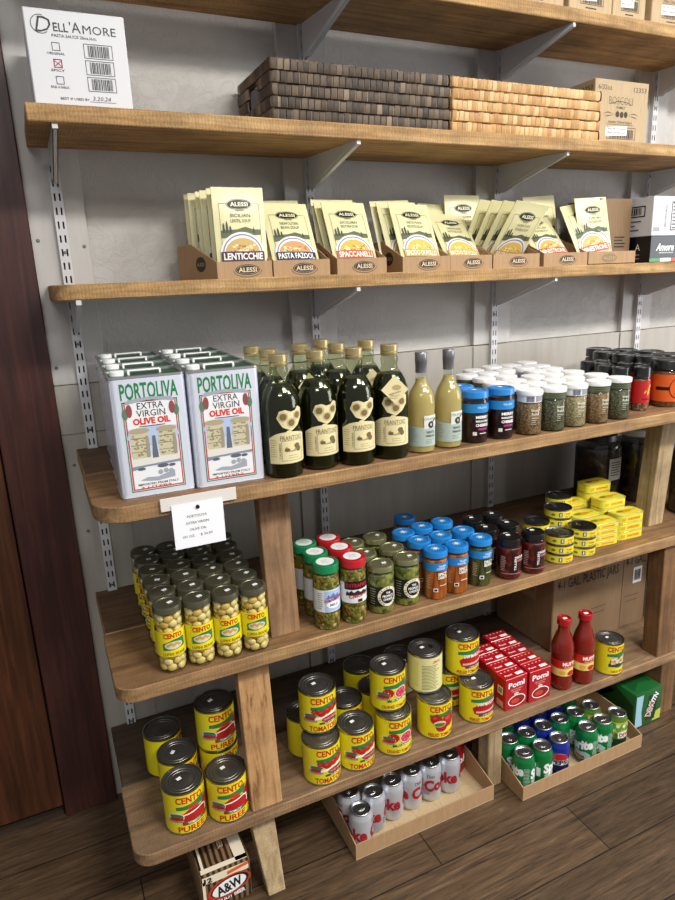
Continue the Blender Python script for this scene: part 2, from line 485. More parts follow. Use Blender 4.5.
def bracket_mesh(L, H):
    o = empty('shelf_bracket')
    m = MB(); t = .0055
    pl = [(-.006, 0), (-L, 0), (-L, -.012), (-.006 - .02, -H), (-.006, -H)]
    xf = lambda x: Matrix(((0, 0, 1, x), (1, 0, 0, 0), (0, 1, 0, 0), (0, 0, 0, 1)))
    m.prism(pl, -t, -t + .0018, POWDER, 0, xf(0)); m.prism(pl, t - .0018, t, POWDER, 0, xf(0))
    # folded lower edge
    a, b = (-L, -.012), (-.026, -H)
    m.add([(-t, a[0], a[1]), (t, a[0], a[1]), (t, b[0], b[1]), (-t, b[0], b[1])], [[0, 1, 2, 3]], POWDER)
    m.box((-t, -L - .001, -.013), (t, -L + .001, 0), POWDER)
    m.build('arm', o, ang=20)
    r = MB()
    p0, p1 = Vector((-.03, -H * .86)), Vector((-L * .8, -.0135))
    d = (p1 - p0).normalized(); nn = Vector((-d.y, d.x)) * .0025
    for sx in (-1, 1):
        q = [p0 + nn, p1 + nn, p1 - nn, p0 - nn]
        r.add([(sx * (t + .001), p.x, p.y) for p in q] + [(sx * (t - .0004), p.x, p.y) for p in [p0 + 2*nn, p1 + 2*nn, p1 - 2*nn, p0 - 2*nn]],
              [[0, 1, 2, 3], [0, 1, 5, 4], [1, 2, 6, 5], [2, 3, 7, 6], [3, 0, 4, 7]], POWDER)
    r.build('ridge', o)
    MB().box((-.0022, -.0115, -H + .004), (.0022, -.0065, -.004), POWDER).build('hook', o)
    return o
BR = bracket_mesh(.255, .105)
wh = ['nearest the dark door frame', 'on the second rail from the door', 'on the third rail from the door', 'on the rail at the right edge']
for nm, z, L in (('the topmost shelf', Z0, .255), ('the basket shelf', Z1, .255), ('the pouch shelf', Z2, .235)):
    for i, x in enumerate(RAIL):
        if nm.startswith('the topmost') and i == 0: continue
        o = place(BR, (x, -.013, z - TH), 0, 'white steel bracket under %s, %s' % (nm, wh[i]), 'bracket', 'shelf brackets')
        o.rotation_euler.z = math.radians((0, 6, 11, 11)[i]); o.scale = (1, L / .255, .78)
for nm, z in (('the jar shelf', Z4), ('the bottle shelf', Z3)):
    for i, x in list(enumerate(RAIL))[1:]:
        o = place(BR, (x, -.013, z - TH), 0, 'white steel bracket in shade under %s, %s' % (nm, wh[i]), 'bracket', 'shelf brackets')
        o.scale = (1, 1.15, 1)

# posts
def post(name, x0, x1, d, ybot, ytop, z0, z1, m, label, cat='post', tx=0, taper=0):
    """a board leaning back: front face at ybot below and ytop above"""
    o = MB(); o_ = [(x0 + taper, ybot, z0), (x1 - taper*.2, ybot, z0), (x1 - taper*.2, ybot + d, z0), (x0 + taper, ybot + d, z0),
         (x0 + tx, ytop, z1), (x1 + tx, ytop, z1), (x1 + tx, ytop + d, z1), (x0 + tx, ytop + d, z1)]
    c = Vector(((x0 + x1)/2, ybot + d/2, z0))
    bm = bmesh.new(); vs = [bm.verts.new(Vector(p) - c) for p in o_]
    for f in ((3, 2, 1, 0), (4, 5, 6, 7), (0, 1, 5, 4), (1, 2, 6, 5), (2, 3, 7, 6), (3, 0, 4, 7)): bm.faces.new([vs[i] for i in f])
    bmesh.ops.bevel(bm, geom=bm.edges[:], offset=.002, segments=1, affect='EDGES')
    o.addbm(bm, m)
    b = o.build('support_post'); b.location = c
    tag(b, label, cat); return b
post('a', .362, .436, .036, -.474, -.444, Z4, Z3 - TH, POST_A, 'brown board post standing right of the bean jars')
post('b', .272, .350, .036, -.505, -.468, Z5, Z4 - TH, POST_B, 'orange-grained board post with white paint smear right of the puree cans')
post('c', .270, .334, .045, -.538, -.466, 0, Z5 - TH, POST_C, 'pale rough post between the root beer carton and the silver cans', taper=.016)
post('d', .993, 1.043, .05, -.505, -.505, 0, Z5 - TH, POST_C, 'short pale floor post between the two open can trays')
post('e', 1.681, 1.748, .060, -.43, -.44, Z4, Z3 - TH, POST_C, 'split pale post right of the yellow rectangular fish tins', tx=.016)
post('f', 1.681, 1.758, .06, -.508, -.50, Z5, Z4 - TH, POST_D, 'dark brown post right of the brown jar cartons')
post('g', 1.713, 1.785, .08, -.508, -.508, 0, Z5 - TH, POST_D, 'dark floor post beside the green soda carton')
ob = [x for x in bpy.data.objects if x.name == 'support_post.001'][0]
sm = MB(); smp = mat('#c8c4be', .7)
sm.add([(.0395, -.004, 0.01), (.0395, .030, .01), (.0405, .040, .16), (.0405, .02, .13), (.0402, .006, .05)], [[0, 1, 2, 3, 4]], smp)
sm.build('paint_smear', ob, 'white paint smear')
# ------------------------------------------------------------------ generic jar and can makers
def top_of(o):
    for ch in o.children:
        if ch.name.split('.')[0] in ('lid', 'cap', 'capsule'): return ch
    return o
def stk(parent, z, x, y, rot=20, s=.009, name='price_sticker'):
    parent = top_of(parent)
    c, sn = cos(math.radians(rot)), sin(math.radians(rot))
    q = [(x + a*c - b*sn, y + a*sn + b*c) for a, b in ((-s*.65, -s*.5), (s*.65, -s*.5), (s*.65, s*.5), (-s*.65, s*.5))]
    return MB().prism(q, z, z + .0004, STICK).build(name, parent)
def lid_prof(R, H, h):
    return [(0, H - .0016), (R*.72, H - .0016), (R*.76, H), (R*.9, H), (R*.97, H - .0012), (R, H - .004), (R, H - h + .002), (R*1.015, H - h), (R*.9, H - h)][::-1]
def jar_prof(R, H, lh, neck=.86, sh=.02):
    hb = H - lh
    return [(0, .001), (R*.75, .0005), (R*.93, .002), (R, .010), (R, hb - sh), (R*.985, hb - sh*.7), (R*.93, hb - sh*.25), (R*neck, hb + .001), (R*neck, H - lh*.4)]
def jar(name, R, H, lh, lidm, cont, fill=None, neck=.86, sh=.018, lidr=None, gl=None, lid_name='lid'):
    o = empty(name)
    pr = jar_prof(R, H, lh, neck, sh)
    fz = H - lh - sh*.6 if fill is None else fill
    k = (R - .0012) / R
    MB().lathe([(r*k, max(z, .002)) for r, z in pr if z < fz] + [(min(R*k, R*k*(1 if fz < H-lh-sh else .94)), fz), (0, fz + .001)], cont, 36).build('contents', o)
    MB().lathe(pr, gl or GLASS, 36).build('glass', o)
    MB().lathe(lid_prof(lidr or R*.93, H, lh), lidm, 36).build(lid_name, o)
    return o

def can_body(R, H, m, lidm):
    b = MB()
    return [(0, .003), (R*.86, .003), (R*.9, 0), (R, .001), (R*1.005, .003), (R*.985, .005), (R*.985, H - .005), (R*1.005, H - .003), (R, H - .0005), (R*.95, H), (R*.93, H - .004)]
def rings_top(R, H):
    z = H - .004
    return [(R*.94, H - .0005), (R*.93, z), (R*.82, z), (R*.80, z + .001), (R*.77, z + .001), (R*.75, z), (R*.66, z), (R*.64, z + .001), (R*.61, z + .001), (R*.59, z), (R*.42, z), (R*.4, z + .0006), (0, z + .0006)]

YEL = mat('#e6d81f', .32, 0, .15); RED = mat('#c3241c', .35); GRN = mat('#2f7a4a', .4); DGRN = mat('#1f5f3c', .4)
CREAM = mat('#efe6a4', .4); ORNG = mat('#d8641e', .4); TOMR = mat('#b21f1c', .3); TOML = mat('#d5453a', .3)
def tomato(m, s, u, v, r, o=.0006):
    m.decal(ell(u, v, r, r*.9), s, TOMR, o); m.decal(ell(u - r*.25, v + r*.3, r*.35, r*.25, 14), s, TOML, o + .0002)
    m.decal(poly((u - r*.4, v + r*.75), (u, v + r*.6), (u + r*.4, v + r*.8), (u + .05*r, v + r*1.15)), s, DGRN, o + .0003)
def cento(kind):
    """28 ounce tomato can: tinplate body, rings, wrap-round yellow paper label"""
    R, H = .0500, .118
    o = empty('tomato_can')
    MB().lathe(can_body(R, H, TINPLATE, TINPLATE), TINPLATE, 44).build('body', o)
    top = mat('#67645f', .34, .75)
    MB().lathe(rings_top(R, H), top, 44).build('lid', o)
    if kind == 'back':
        mb_ = MB()
        mb_.lathe([(.0, 0), (.007, 0), (.0075, .0008), (.003, .0014), (0, .0014)], TINPLATE, 16)
        mb_.v = [(a*.8 + .02, b*1.5 + .004, H - .0028 + c_) for a, b, c_ in mb_.v]; mb_.build('pull_tab', top_of(o))
    L = MB(); Rl = R*.9925
    L.lathe([(Rl, .006), (Rl, H - .006)], YEL if kind != 'back' else mat('#ded89a', .4), 44)
    s = CYL(Rl)
    if kind == 'back':
        br = mat('#6a6440', .5)
        L.decal(text('CENTO', .018, .098, .007, .026, .02), s, RED, .0003)
        L.decal(lines(-.026, .03, .014, .088, 17, .0016), s, br, .0003)
        L.decal(rect(-.05, .02, -.036, .1), s, mat('#cfc98a', .4), .0003)
    else:
        L.decal(text('CENTO', 0, .0975, .0165, .068, .03), s, RED, .0004)
        L.decal(rect(-.037, .1055, -.012, .1065), s, RED, .0003)
        # green ribbon
        L.decal(poly((-.034, .080), (.0, .084), (.040, .092), (.040, .071), (.0, .071), (-.034, .071)), s, GRN, .0004)
        if kind in ('puree', 'tomatoes', 'crushed'):
            L.decal(ell(-.036, .052, .020, .013), s, mat('#d9d2b8', .35), .0006)
            L.decal(ell(-.036, .055, .016, .006), s, GRN, .0008)
            L.decal(ell(-.036, .047, .017, .006), s, TOMR, .0009)
            L.decal(rect(-.056, .038, -.018, .043), s, mat('#8a8f98', .4), .0010)
        if kind == 'puree':
            L.decal(poly((-.022, .028), (.052, .028), (.056, .07), (.05, .088), (.03, .068), (-.005, .07), (-.022, .058)), s, TOMR, .0006)
            L.decal(poly((-.02, .058), (.03, .066), (.044, .06), (.044, .04), (.041, .04), (.041, .057), (.03, .0625), (-.02, .0545)), s, WHITE, .0009)
            L.decal(poly((-.008, .072), (.0, .08), (.018, .078), (.022, .068)), s, mat('#c8352a', .35), .0008)
            L.decal(text('TOMATO', .006, .0335, .0055, .032, .02), s, WHITE, .0012)
            L.decal(rect(-.014, .0295, .03, .0375), s, GRN, .0010)
            L.decal(text('PUREE', .0, .0165, .0145, .068, .025), s, RED, .0005)
        elif kind == 'tomatoes':
            for u, v, r in ((-.022, .064, .0115), (-.005, .062, .0115), (.012, .067, .0115), (.029, .070, .0115), (.046, .072, .011)): tomato(L, s, u, v, r)
            L.decal(poly((-.024, .049), (.012, .055), (.046, .062), (.046, .055), (.012, .048), (-.024, .043)), s, WHITE, .0012)
            L.decal(ell(.018, .043, .024, .0085), s, mat('#a3282c', .4), .0013)
            L.decal(text('WHOLE PEELED', .018, .043, .005, .04, .02), s, mat('#e8b0a0', .4), .0016)
            L.decal(rect(-.012, .029, .044, .0355), s, DGRN, .0013)
            L.decal(text('IN PUREE', .016, .0322, .004, .03, .01), s, WHITE, .0016)
            L.decal(text('TOMATOES', .002, .0165, .0145, .084, .025), s, RED, .0005)
        elif kind == 'crushed':
            L.decal(ell(-.022, .058, .016, .014), s, TOMR, .0006)
            L.decal(ell(.042, .058, .014, .018), s, TOMR, .0006)
            L.decal(ring(.016, .056, .021, .018, .0035), s, mat('#f0c8bc', .4), .0014)
            L.decal(ell(.016, .056, .0185, .0155), s, mat('#c2304a', .4), .0012)
            L.decal(join(*[ell(.016 + .011*cos(a), .056 + .009*sin(a), .004, .003, 10) for a in (0, 1, 2, 3, 4, 5)]), s, mat('#e06a72', .4), .0015)
            L.decal(poly((-.024, .031), (.034, .035), (.034, .041), (-.024, .037)), s, DGRN, .0016)
            L.decal(text('ALL PURPOSE', .008, .0357, .0042, .044, .02), s, WHITE, .0019)
            L.decal(text('CRUSHED TOMATOES', .002, .0155, .009, .086, .03), s, mat('#b5551c', .4), .0005)
        elif kind == 'peeled':
            L.decal(poly((-.03, .052), (-.014, .064), (.0, .062), (.014, .075), (.05, .08), (.05, .032), (.0, .028), (-.024, .034)), s, TOMR, .0006)
            L.decal(poly((-.02, .037), (.05, .039), (.05, .045), (-.02, .043)), s, mat('#e0b4a8', .4), .0009)
            L.decal(text('SAN MARZANO', .018, .066, .010, .07, .03), s, WHITE, .0011)
            L.decal(rect(-.012, .026, .05, .0335), s, mat('#3b4a5c', .4), .0010)
            L.decal(text('CERTIFIED', .02, .0298, .004, .04, .01), s, WHITE, .0013)
            L.decal(text('PEELED TOMATOES', .004, .0145, .010, .082, .03), s, RED, .0005)
        elif kind == 'cherry':
            for u, v, r in ((-.016, .066, .017), (.024, .058, .024), (.0, .042, .018)): tomato(L, s, u, v, r)
            L.decal(ell(-.006, .052, .018, .010), s, mat('#d9c9a0', .35), .0016)
            L.decal(ell(-.006, .05, .015, .006), s, mat('#4c7a3c', .35), .0018)
            L.decal(text('PEELED TOMATOES', .004, .0155, .0105, .086, .03), s, RED, .0005)
        elif kind == 'beans':
            L.decal(ell(.01, .052, .034, .022), s, GRN, .0006)
            L.decal(rect(-.028, .034, .046, .046), s, mat('#2a3f4a', .4), .0008)
            r = random.Random(5)
            L.decal(join(*[ell(.01 + r.uniform(-.026, .026), .055 + r.uniform(-.010, .012), .006, .004, 10) for _ in range(24)]), s, mat('#d8a878', .4), .0009)
            L.decal(join(*[ell(.01 + r.uniform(-.026, .026), .055 + r.uniform(-.010, .012), .005, .0035, 10) for _ in range(14)]), s, mat('#efd6b0', .4), .0011)
            L.decal(text('CHICK PEAS', .006, .0155, .008, .05, .03), s, RED, .0005)
    L.build('label', o)
    return o

CAN = {k: cento(k) for k in ('puree', 'tomatoes', 'crushed', 'peeled', 'cherry', 'back', 'beans')}
HC = .1185
GC = 'yellow tomato cans on the lowest shelf'
can_stickers = {}
def can(kind, x, y, lvl, rz, label, sticker=True, group=GC):
    o = place(CAN[kind], (x, y, Z5 + lvl * HC), rz, label, 'can', group)
    if sticker: stk(o, .118 - .0034 + .0006, -.004, .008, 15 + rz)
    return o
for k in CAN: USED.discard(CAN[k].name)
# build from clean prototypes: stickers are added per copy, so keep pristine sources aside
def keep(d):
    return d
can('puree', .121, -.447, 0, 6, 'yellow puree can at the front left end of the lowest shelf', False)
can('puree', .224, -.462, 0, -2, 'yellow puree can with reddish lid glint against the orange post', False)
can('puree', .129, -.343, 0, 40, 'yellow puree can directly behind the front left puree can', False)
can('puree', .111, -.236, 0, 70, 'rearmost yellow puree can near the dark door frame', False)
can('puree', .235, -.350, 0, 30, 'yellow can under another, left of the orange post', False)
can('puree', .233, -.352, 1, 8, 'upper yellow puree can stacked left of the orange post', False)
can('tomatoes', .479, -.461, 0, 2, 'bottom yellow whole tomato can of the stack nearest the post', False)
can('tomatoes', .494, -.414, 1, -4, 'top yellow whole tomato can of the stack nearest the post', False)
can('tomatoes', .582, -.458, 0, 0, 'single yellow whole tomato can at front between two stacks', False)
can('crushed', .700, -.456, 0, -4, 'bottom yellow crushed tomato can with pink circle, in front stack', False)
can('crushed', .702, -.424, 1, -2, 'top yellow crushed tomato can with pink circle, in front stack', False)
can('tomatoes', .478, -.350, 0, 30, 'shaded yellow can behind the stack nearest the post', False)
can('tomatoes', .603, -.350, 0, 30, 'shaded yellow can just behind the single whole tomato can', False)
can('crushed', .706, -.340, 0, 40, 'shaded yellow can behind the pink-circle stack', False)
can('crushed', .712, -.226, 0, 40, 'rearmost grey-lidded can behind the pink-circle stack', False)
can('cherry', .836, -.454, 0, -8, 'bottom yellow peeled tomato can under the pale ingredients side', False)
can('back', .836, -.405, 1, -12, 'top can showing its pale ingredients panel', False)
can('peeled', .953, -.356, 0, -6, 'half-hidden bottom can of the rear long-tomato stack', False)
can('peeled', .978, -.388, 1, -10, 'top can of the rear long-tomato stack', False)
can('peeled', .981, -.456, 0, -14, 'front yellow long-tomato can beside the red cartons', False)
can('back', .850, -.235, 0, 60, 'dim can with pull tab at the back of the lowest shelf', False)
bn = can('beans', 1.494, -.474, 0, -14, 'single yellow chickpea can right of the red sauce bottles', False)
bn.scale = (.88, .88, .96)
for o in [x for x in bpy.data.objects if x.name.startswith('tomato_can') and x.parent is None]:
    if 'showing' in o['label'] or 'front' in o['label'] or 'top ' in o['label'] or 'upper' in o['label'] or 'chickpea' in o['label'] or 'against' in o['label']:
        stk(o, .1148, -.006, .008, 15)

# red tomato cartons
def pomi():
    o = empty('tomato_carton'); w, d, h = .083, .046, .106
    R1 = mat('#b01420', .3, 0, .2); b = MB().box((-w/2, 0, 0), (w/2, d, h), R1, .0015); b.build('body', o)
    L = MB(); s = FRONT(0)
    L.decal(text('Pomì', 0, .083, .017, .062, .03), s, WHITE, .0006)
    L.decal(text('FINELY CHOPPED', 0, .066, .0042, .044, .01), s, mat('#f0b0a8', .4), .0006)
    L.decal(text('TOMATOES', 0, .059, .0042, .034, .01), s, mat('#f0b0a8', .4), .0006)
    L.decal(ring(.002, .027, .033, .019, .003), s, WHITE, .0006)
    L.decal(ell(.002, .027, .028, .015), s, mat('#8e1a16', .4), .0005)
    L.decal(ell(-.004, .026, .016, .008), s, mat('#c84436', .4), .0008)
    L.decal(ell(0, .05, .009, .005), s, mat('#d8c8b8', .4), .0007)
    t = TOP(h)
    L.decal(crect(.02, .014, .026, .012), t, STICK, .0008)
    L.decal(text('Pomì', -.018, .017, .007, .026, .02), t, WHITE, .0006)
    L.decal(join(*[ell(-.03 + .014*i, .036, .003, .0025, 8) for i in range(5)]), t, mat('#e8c8c0', .4), .0006)
    l = LEFT(-w/2, d/2)
    L.decal(crect(.0, .062, .022, .026), l, WHITE, .0006); L.decal(barcode(-.008, .053, .008, .071), l, INK, .0008)
    L.decal(crect(.0, .018, .03, .02), l, mat('#d89a90', .4), .0006)
    L.build('label', o); return o
P = pomi()
for c_ in range(2):
    for r in range(5 if c_ else 4):
        if c_ == 0 and r == 4: continue
        place(P, (1.101 + .0875*c_ + .001*r, -.492 + .0475*r - .004*c_, Z5), random.uniform(-1, 1),
              'red tomato carton, %s from the front in the %s file' % (NTH[r], ['left', 'right'][c_]), 'carton', 'red tomato cartons')

# red sauce bottles
def mutti():
    o = empty('sauce_bottle')
    pr = [(0, .001), (.028, 0), (.034, .006), (.0345, .03), (.0325, .05), (.0325, .10), (.035, .12), (.0345, .145), (.026, .175), (.018, .195), (.0165, .215)]
    MB().lathe([(r * .965, max(z, .003)) for r, z in pr] + [(0, .215)], SAUCE, 36).build('sauce', o)
    MB().lathe(pr, GLASS, 36).build('glass', o)
    MB().lathe(lid_prof(.021, .237, .02), mat('#a3131a', .3, 0, .3), 32).build('cap', o)
    L = MB(); s = CYL(.0334)
    L.lathe([(.0334, .052), (.0334, .098)], mat('#e7d27a', .4), 36)
    L.lathe([(.0337, .078), (.0337, .106)], RED, 36)
    L.decal(text('MUTTI', .004, .094, .011, .042, .05), s, WHITE, .0008)
    L.decal(text('Passata', .004, .0825, .005, .03, .02), s, mat('#f2d27a', .4), .0008)
    L.decal(ell(.012, .062, .013, .0085), s, RED, .0006)
    L.decal(ell(-.016, .064, .009, .007), s, mat('#e3ae42', .4), .0006)
    L.build('label', o); stk(o, .2355, .0, -.003, 0, .010)
    return o
P = mutti()
place(P, (1.298, -.470, Z5), -12, 'red tomato sauce bottle beside the red cartons', 'bottle', 'red sauce bottles')
place(P, (1.376, -.478, Z5), -16, 'red tomato sauce bottle beside the chickpea can', 'bottle', 'red sauce bottles')

# brown cartons behind
def carton(name, x0, x1, y0, y1, z0, h, m, label, cat='carton', bev=.003):
    o = empty(name); o.location = ((x0+x1)/2, y0, z0); tag(o, label, cat)
    w = (x1-x0)/2
    MB().box((-w, 0, 0), (w, y1-y0, h), m, bev).build('body', o)
    return o, w, y1 - y0
o, w, d = carton('jar_carton', 1.395, 1.716, -.32, -.03, Z5, .37, CARD_D, 'large brown jar carton with black lettering behind the sauce bottles')
L = MB(); L.decal(text('4-1 GAL. PLASTIC JARS', -.004, .246, .033, .28, .01, 0, .0), FRONT(0), INK, .0006)
L.decal(crect(.05, .12, .07, .002), FRONT(0), INK, .0006); L.decal(crect(.05, .10, .06, .002), FRONT(0), INK, .0006)
L.decal(crect(.0, .2, .10, .08), LEFT(-w, d*.45), mat('#9d8a70', .7), .0006); L.decal(text('FRAGILE', 0, .2, .02, .08), LEFT(-w, d*.45), INK, .0009)
L.build('print', o)
o, w, d = carton('jar_carton', 1.72, 1.842, -.315, -.03, Z5, .37, CARD_D, 'narrower brown jar carton with white sticker, beside the larger one')
L = MB(); L.decal(text('4-1 GAL.', .0, .256, .033, .1, .01), FRONT(0), INK, .0006)
L.decal(crect(.012, .196, .042, .062), FRONT(0), WHITE, .0006); L.decal(barcode(-.003, .176, .027, .216), FRONT(0), INK, .0009)
L.decal(crect(-.01, .12, .07, .002), FRONT(0), INK, .0006); L.decal(crect(-.01, .10, .06, .002), FRONT(0), INK, .0006)
L.build('print', o)
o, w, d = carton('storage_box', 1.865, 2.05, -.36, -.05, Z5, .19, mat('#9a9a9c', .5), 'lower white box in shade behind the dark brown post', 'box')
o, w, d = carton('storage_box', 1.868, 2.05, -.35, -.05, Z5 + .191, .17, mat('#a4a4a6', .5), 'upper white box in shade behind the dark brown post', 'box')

# gallon jars in the shade on the jar shelf
def galjar(lidm, cont):
    o = jar('gallon_jar', .078, .262, .022, lidm, cont, None, .72, .035, .06)
    return o
DARKC = chunky('dark_preserves', [(.1, '#1c1310'), (.5, '#33231b'), (.9, '#473024')], 45)
P = galjar(mat('#e8e8e6', .4), DARKC)
place(P, (1.890, -.19, Z4), 0, 'dark gallon jar with white lid behind the pale split post', 'jar', 'gallon jars on the jar shelf')
P2 = galjar(BLACK, DARKC)
L = MB(); L.decal(crect(.0, .145, .062, .078), CYL(.0785), mat('#c9c9c9', .5), .0006); L.decal(lines(-.024, .024, .125, .17, 6, .003), CYL(.0785), INK, .0009); L.build('label', P2)
place(P2, (1.718, -.17, Z4), 5, 'dark gallon jar with pale paper label behind the fish tins', 'jar', 'gallon jars on the jar shelf')
P3 = galjar(BLACK, chunky('brown_preserves', [(.1, '#4a3a30'), (.5, '#66513f'), (.9, '#7d6650')], 60))
place(P3, (1.93, -.40, Z4), 0, 'brownish gallon jar at the right edge beyond the split post', 'jar', 'gallon jars on the jar shelf')

# ------------------------------------------------------------------ jar shelf
def lupini():
    R, H = .0315, .160; o = empty('bean_jar')
    pr = jar_prof(R, H, .014, .93, .012)
    MB().lathe(pr, GLASS, 32).build('glass', o)
    MB().lathe(lid_prof(R*1.01, H, .014), LIDDARK, 36).build('lid', o)
    B = MB(); r = random.Random(11); cm = mat('#dcbb6a', .35, 0, .2)
    t = NT('lupini_beans'); g = t.n('NewGeometry')
    cm = t.base(t.ramp(g.outputs['Random Per Island'], [(0, '#c9a24c'), (.5, '#dcbd6c'), (1, '#ead79a')]), .35)
    z = .0115; k = 0
    while z < .140:
        for i in range(7):
            a = 2*PI*(i + .5*(k % 2))/7 + r.uniform(-.12, .12)
            bm = bmesh.new(); bmesh.ops.create_icosphere(bm, subdivisions=2, radius=1)
            q = Matrix.Translation((.0225*cos(a), .0225*sin(a), z + r.uniform(-.002, .002))) @ Matrix.Rotation(a, 4, 'Z') @ Matrix.Rotation(r.uniform(-.5, .5), 4, 'X') @ Matrix.Diagonal((.0066, .0110, .0092, 1))
            B.addbm(bm, cm, q)
        z += .0150; k += 1
    B.lathe([(0, .004), (.021, .004), (.021, .142), (0, .142)], mat('#9a7c38', .5), 20)
    B.build('beans', o, kind='stuff')
    L = MB(); s = CYL(R + .0004)
    L.lathe([(R + .0004, .044), (R + .0004, .104)], YEL, 36)
    L.decal(text('CENTO', .0, .094, .0105, .042, .035), s, RED, .0005)
    L.decal(rect(-.026, .0995, -.008, .1003), s, RED, .0005)
    L.decal(poly((-.024, .076), (.0, .085), (.026, .086), (.026, .064), (.0, .060), (-.024, .060)), s, GRN, .0005)
    L.decal(ell(.0, .071, .020, .009), s, mat('#d8d2b0', .4), .0008)
    L.decal(join(*[ell(-.012 + .006*i, .072 + .003*(i % 2), .0045, .0035, 10) for i in range(5)]), s, mat('#c99a5a', .4), .0011)
    L.decal(text('LUPINI BEANS', .0, .0505, .0068, .05, .02), s, mat('#9a6a18', .4), .0005)
    L.build('label', o)
    stk(o, H + .0002, .006, -.004, 20, .009)
    return o
P = lupini()
for c_, x in enumerate((.129, .193, .2565, .320)):
    for r in range(6):
        xx = x + (.0045*max(0, r-2) if c_ == 3 else 0)
        place(P, (xx, -.477 - .0035*c_ + .0648*r, Z4), 2 - c_*3 + (random.uniform(-50, 50) if r else 0),
              'lupini bean jar with yellow label, %s column from left, %s row' % (NTH[c_], ORD[r] if r < 5 else 'rearmost'), 'jar', 'lupini bean jars')

def lid_art(o, R, H, m, art='sun'):
    L = MB(); t = TOP(H - .0014)
    if art == 'white': L.decal(ell(0, 0, R*.68, R*.68, 28), t, m, .0005); L.decal(lines(-R*.3, R*.35, -R*.25, R*.25, 4, .0012), t, mat('#9aa0a8', .5), .0008)
    else:
        L.decal(ell(0, 0, R*.2, R*.2, 14), t, m, .0005)
        L.decal(join(*[poly((R*.24*cos(a-.2), R*.24*sin(a-.2)), (R*.42*cos(a), R*.42*sin(a)), (R*.24*cos(a+.2), R*.24*sin(a+.2))) for a in [i*PI/4 for i in range(8)]]), t, m, .0005)
    L.build('lid_print', top_of(o))

def giard(lidm, red):
    R, H = .0325, .170
    o = jar('pepper_jar', R, H, .020, lidm, GIARD, None, .9, .012, R*1.0)
    lid_art(o, R, H, WHITE, 'white')
    L = MB(); s = CYL(R + .0004)
    if red:
        L.lathe([(R + .0004, .058), (R + .0004, .112)], mat('#e6e4e2', .4), 36)
        L.decal(rect(-.034, .094, .034, .115), s, BLACK, .0005)
        L.decal(text('DITRAPANI', .002, .105, .010, .058, .02), s, mat('#b8283a', .4), .0008)
        L.decal(poly((-.03, .084), (-.026, .09), (-.022, .086), (-.016, .092), (-.01, .086), (.0, .092), (.008, .086), (.016, .091), (.024, .085), (.03, .088), (.03, .08), (-.03, .078)), s, INK, .0008)
        L.decal(text('Chicago', .002, .078, .008, .05, .03, .3, .12), s, RED, .0011)
        L.decal(rect(.0, .06, .012, .068), s, INK, .0008)
    else:
        L.lathe([(R + .0004, .050), (R + .0004, .108)], mat('#dfe4ea', .4), 36)
        L.decal(rect(-.016, .052, .034, .106), s, mat('#a9bfe0', .4), .0005)
        L.decal(poly((-.012, .086), (-.006, .096), (-.002, .09), (.006, .1), (.012, .092), (.02, .097), (.026, .086)), s, mat('#5a78b0', .4), .0008)
        L.decal(text('Giardiniera', .008, .084, .008, .05, .03, .3, .14), s, RED, .0011)
        L.decal(ell(.008, .069, .02, .009), s, WHITE, .0008)
        L.decal(text('MILD', .008, .069, .006, .022, .02), s, mat('#3a5088', .4), .0011)
        L.decal(lines(-.034, -.02, .06, .1, 8, .0016), s, mat('#8a8a92', .4), .0008)
    L.build('label', o); return o
GREENLID = mat('#0d7a4a', .35, 0, .2); REDLID = mat('#b3141f', .35, 0, .2); BLUELID = mat('#1a7ac4', .35, 0, .2)
P = giard(GREENLID, False); Q = giard(REDLID, True)
for r, (x, y) in enumerate(((.508, -.478), (.510, -.411), (.508, -.344))):
    place(P, (x, y, Z4), -4 + 25*r, 'green-lidded chopped pepper jar, %s of its file beside the brown post' % ORD[r], 'jar', 'chopped pepper jars')
for r, (x, y) in enumerate(((.579, -.482), (.577, -.414), (.576, -.344))):
    place(Q, (x, y, Z4), -6 + 20*r, 'red-lidded chopped pepper jar, %s of its file' % ORD[r], 'jar', 'chopped pepper jars')
def pickle():
    R, H = .035, .128
    o = jar('relish_jar', R, H, .014, mat('#9a9870', .32, .7), PICKLE, None, .9, .014, R*.97)
    L = MB(); s = CYL(R + .0005)
    L.decal(crect(-.012, .05, .064, .052), s, mat('#14160f', .5), .0002)
    L.decal(ell(.010, .05, .027, .027, 32), s, mat('#e9dfc4', .5), .0004)
    L.decal(ell(.010, .05, .0195, .0195, 32), s, mat('#14160f', .5), .0007)
    L.decal(text('THE', .010, .060, .0052, .012, .03), s, WHITE, .001)
    L.decal(text("PEOPLE'S", .010, .051, .0058, .030, .03), s, WHITE, .001)
    L.decal(text('CHOICE', .010, .042, .0058, .026, .03), s, WHITE, .001)
    L.decal(arc_text('HOME PRIDE PICKLES', .010, .05, .0232, .0042, -2.6, 2.6, .02), s, INK, .001)
    L.decal(lines(-.04, -.022, .03, .07, 7, .0014), s, mat('#b8b098', .5), .0006)
    L.build('label', o); stk(o, H + .0002, .008, -.004, 10, .009); return o
P = pickle()
for k, (x, y) in enumerate(((.662, -.472), (.740, -.468), (.655, -.395), (.737, -.397), (.659, -.316), (.733, -.310))):
    place(P, (x, y, Z4), -14 + (40 if k > 1 else 0), 'olive-lidded pickle jar with black round label, %s of the two files, %s' % (['left', 'right'][k % 2], ['front', 'middle', 'rear'][k // 2]), 'jar', 'pickle jars')
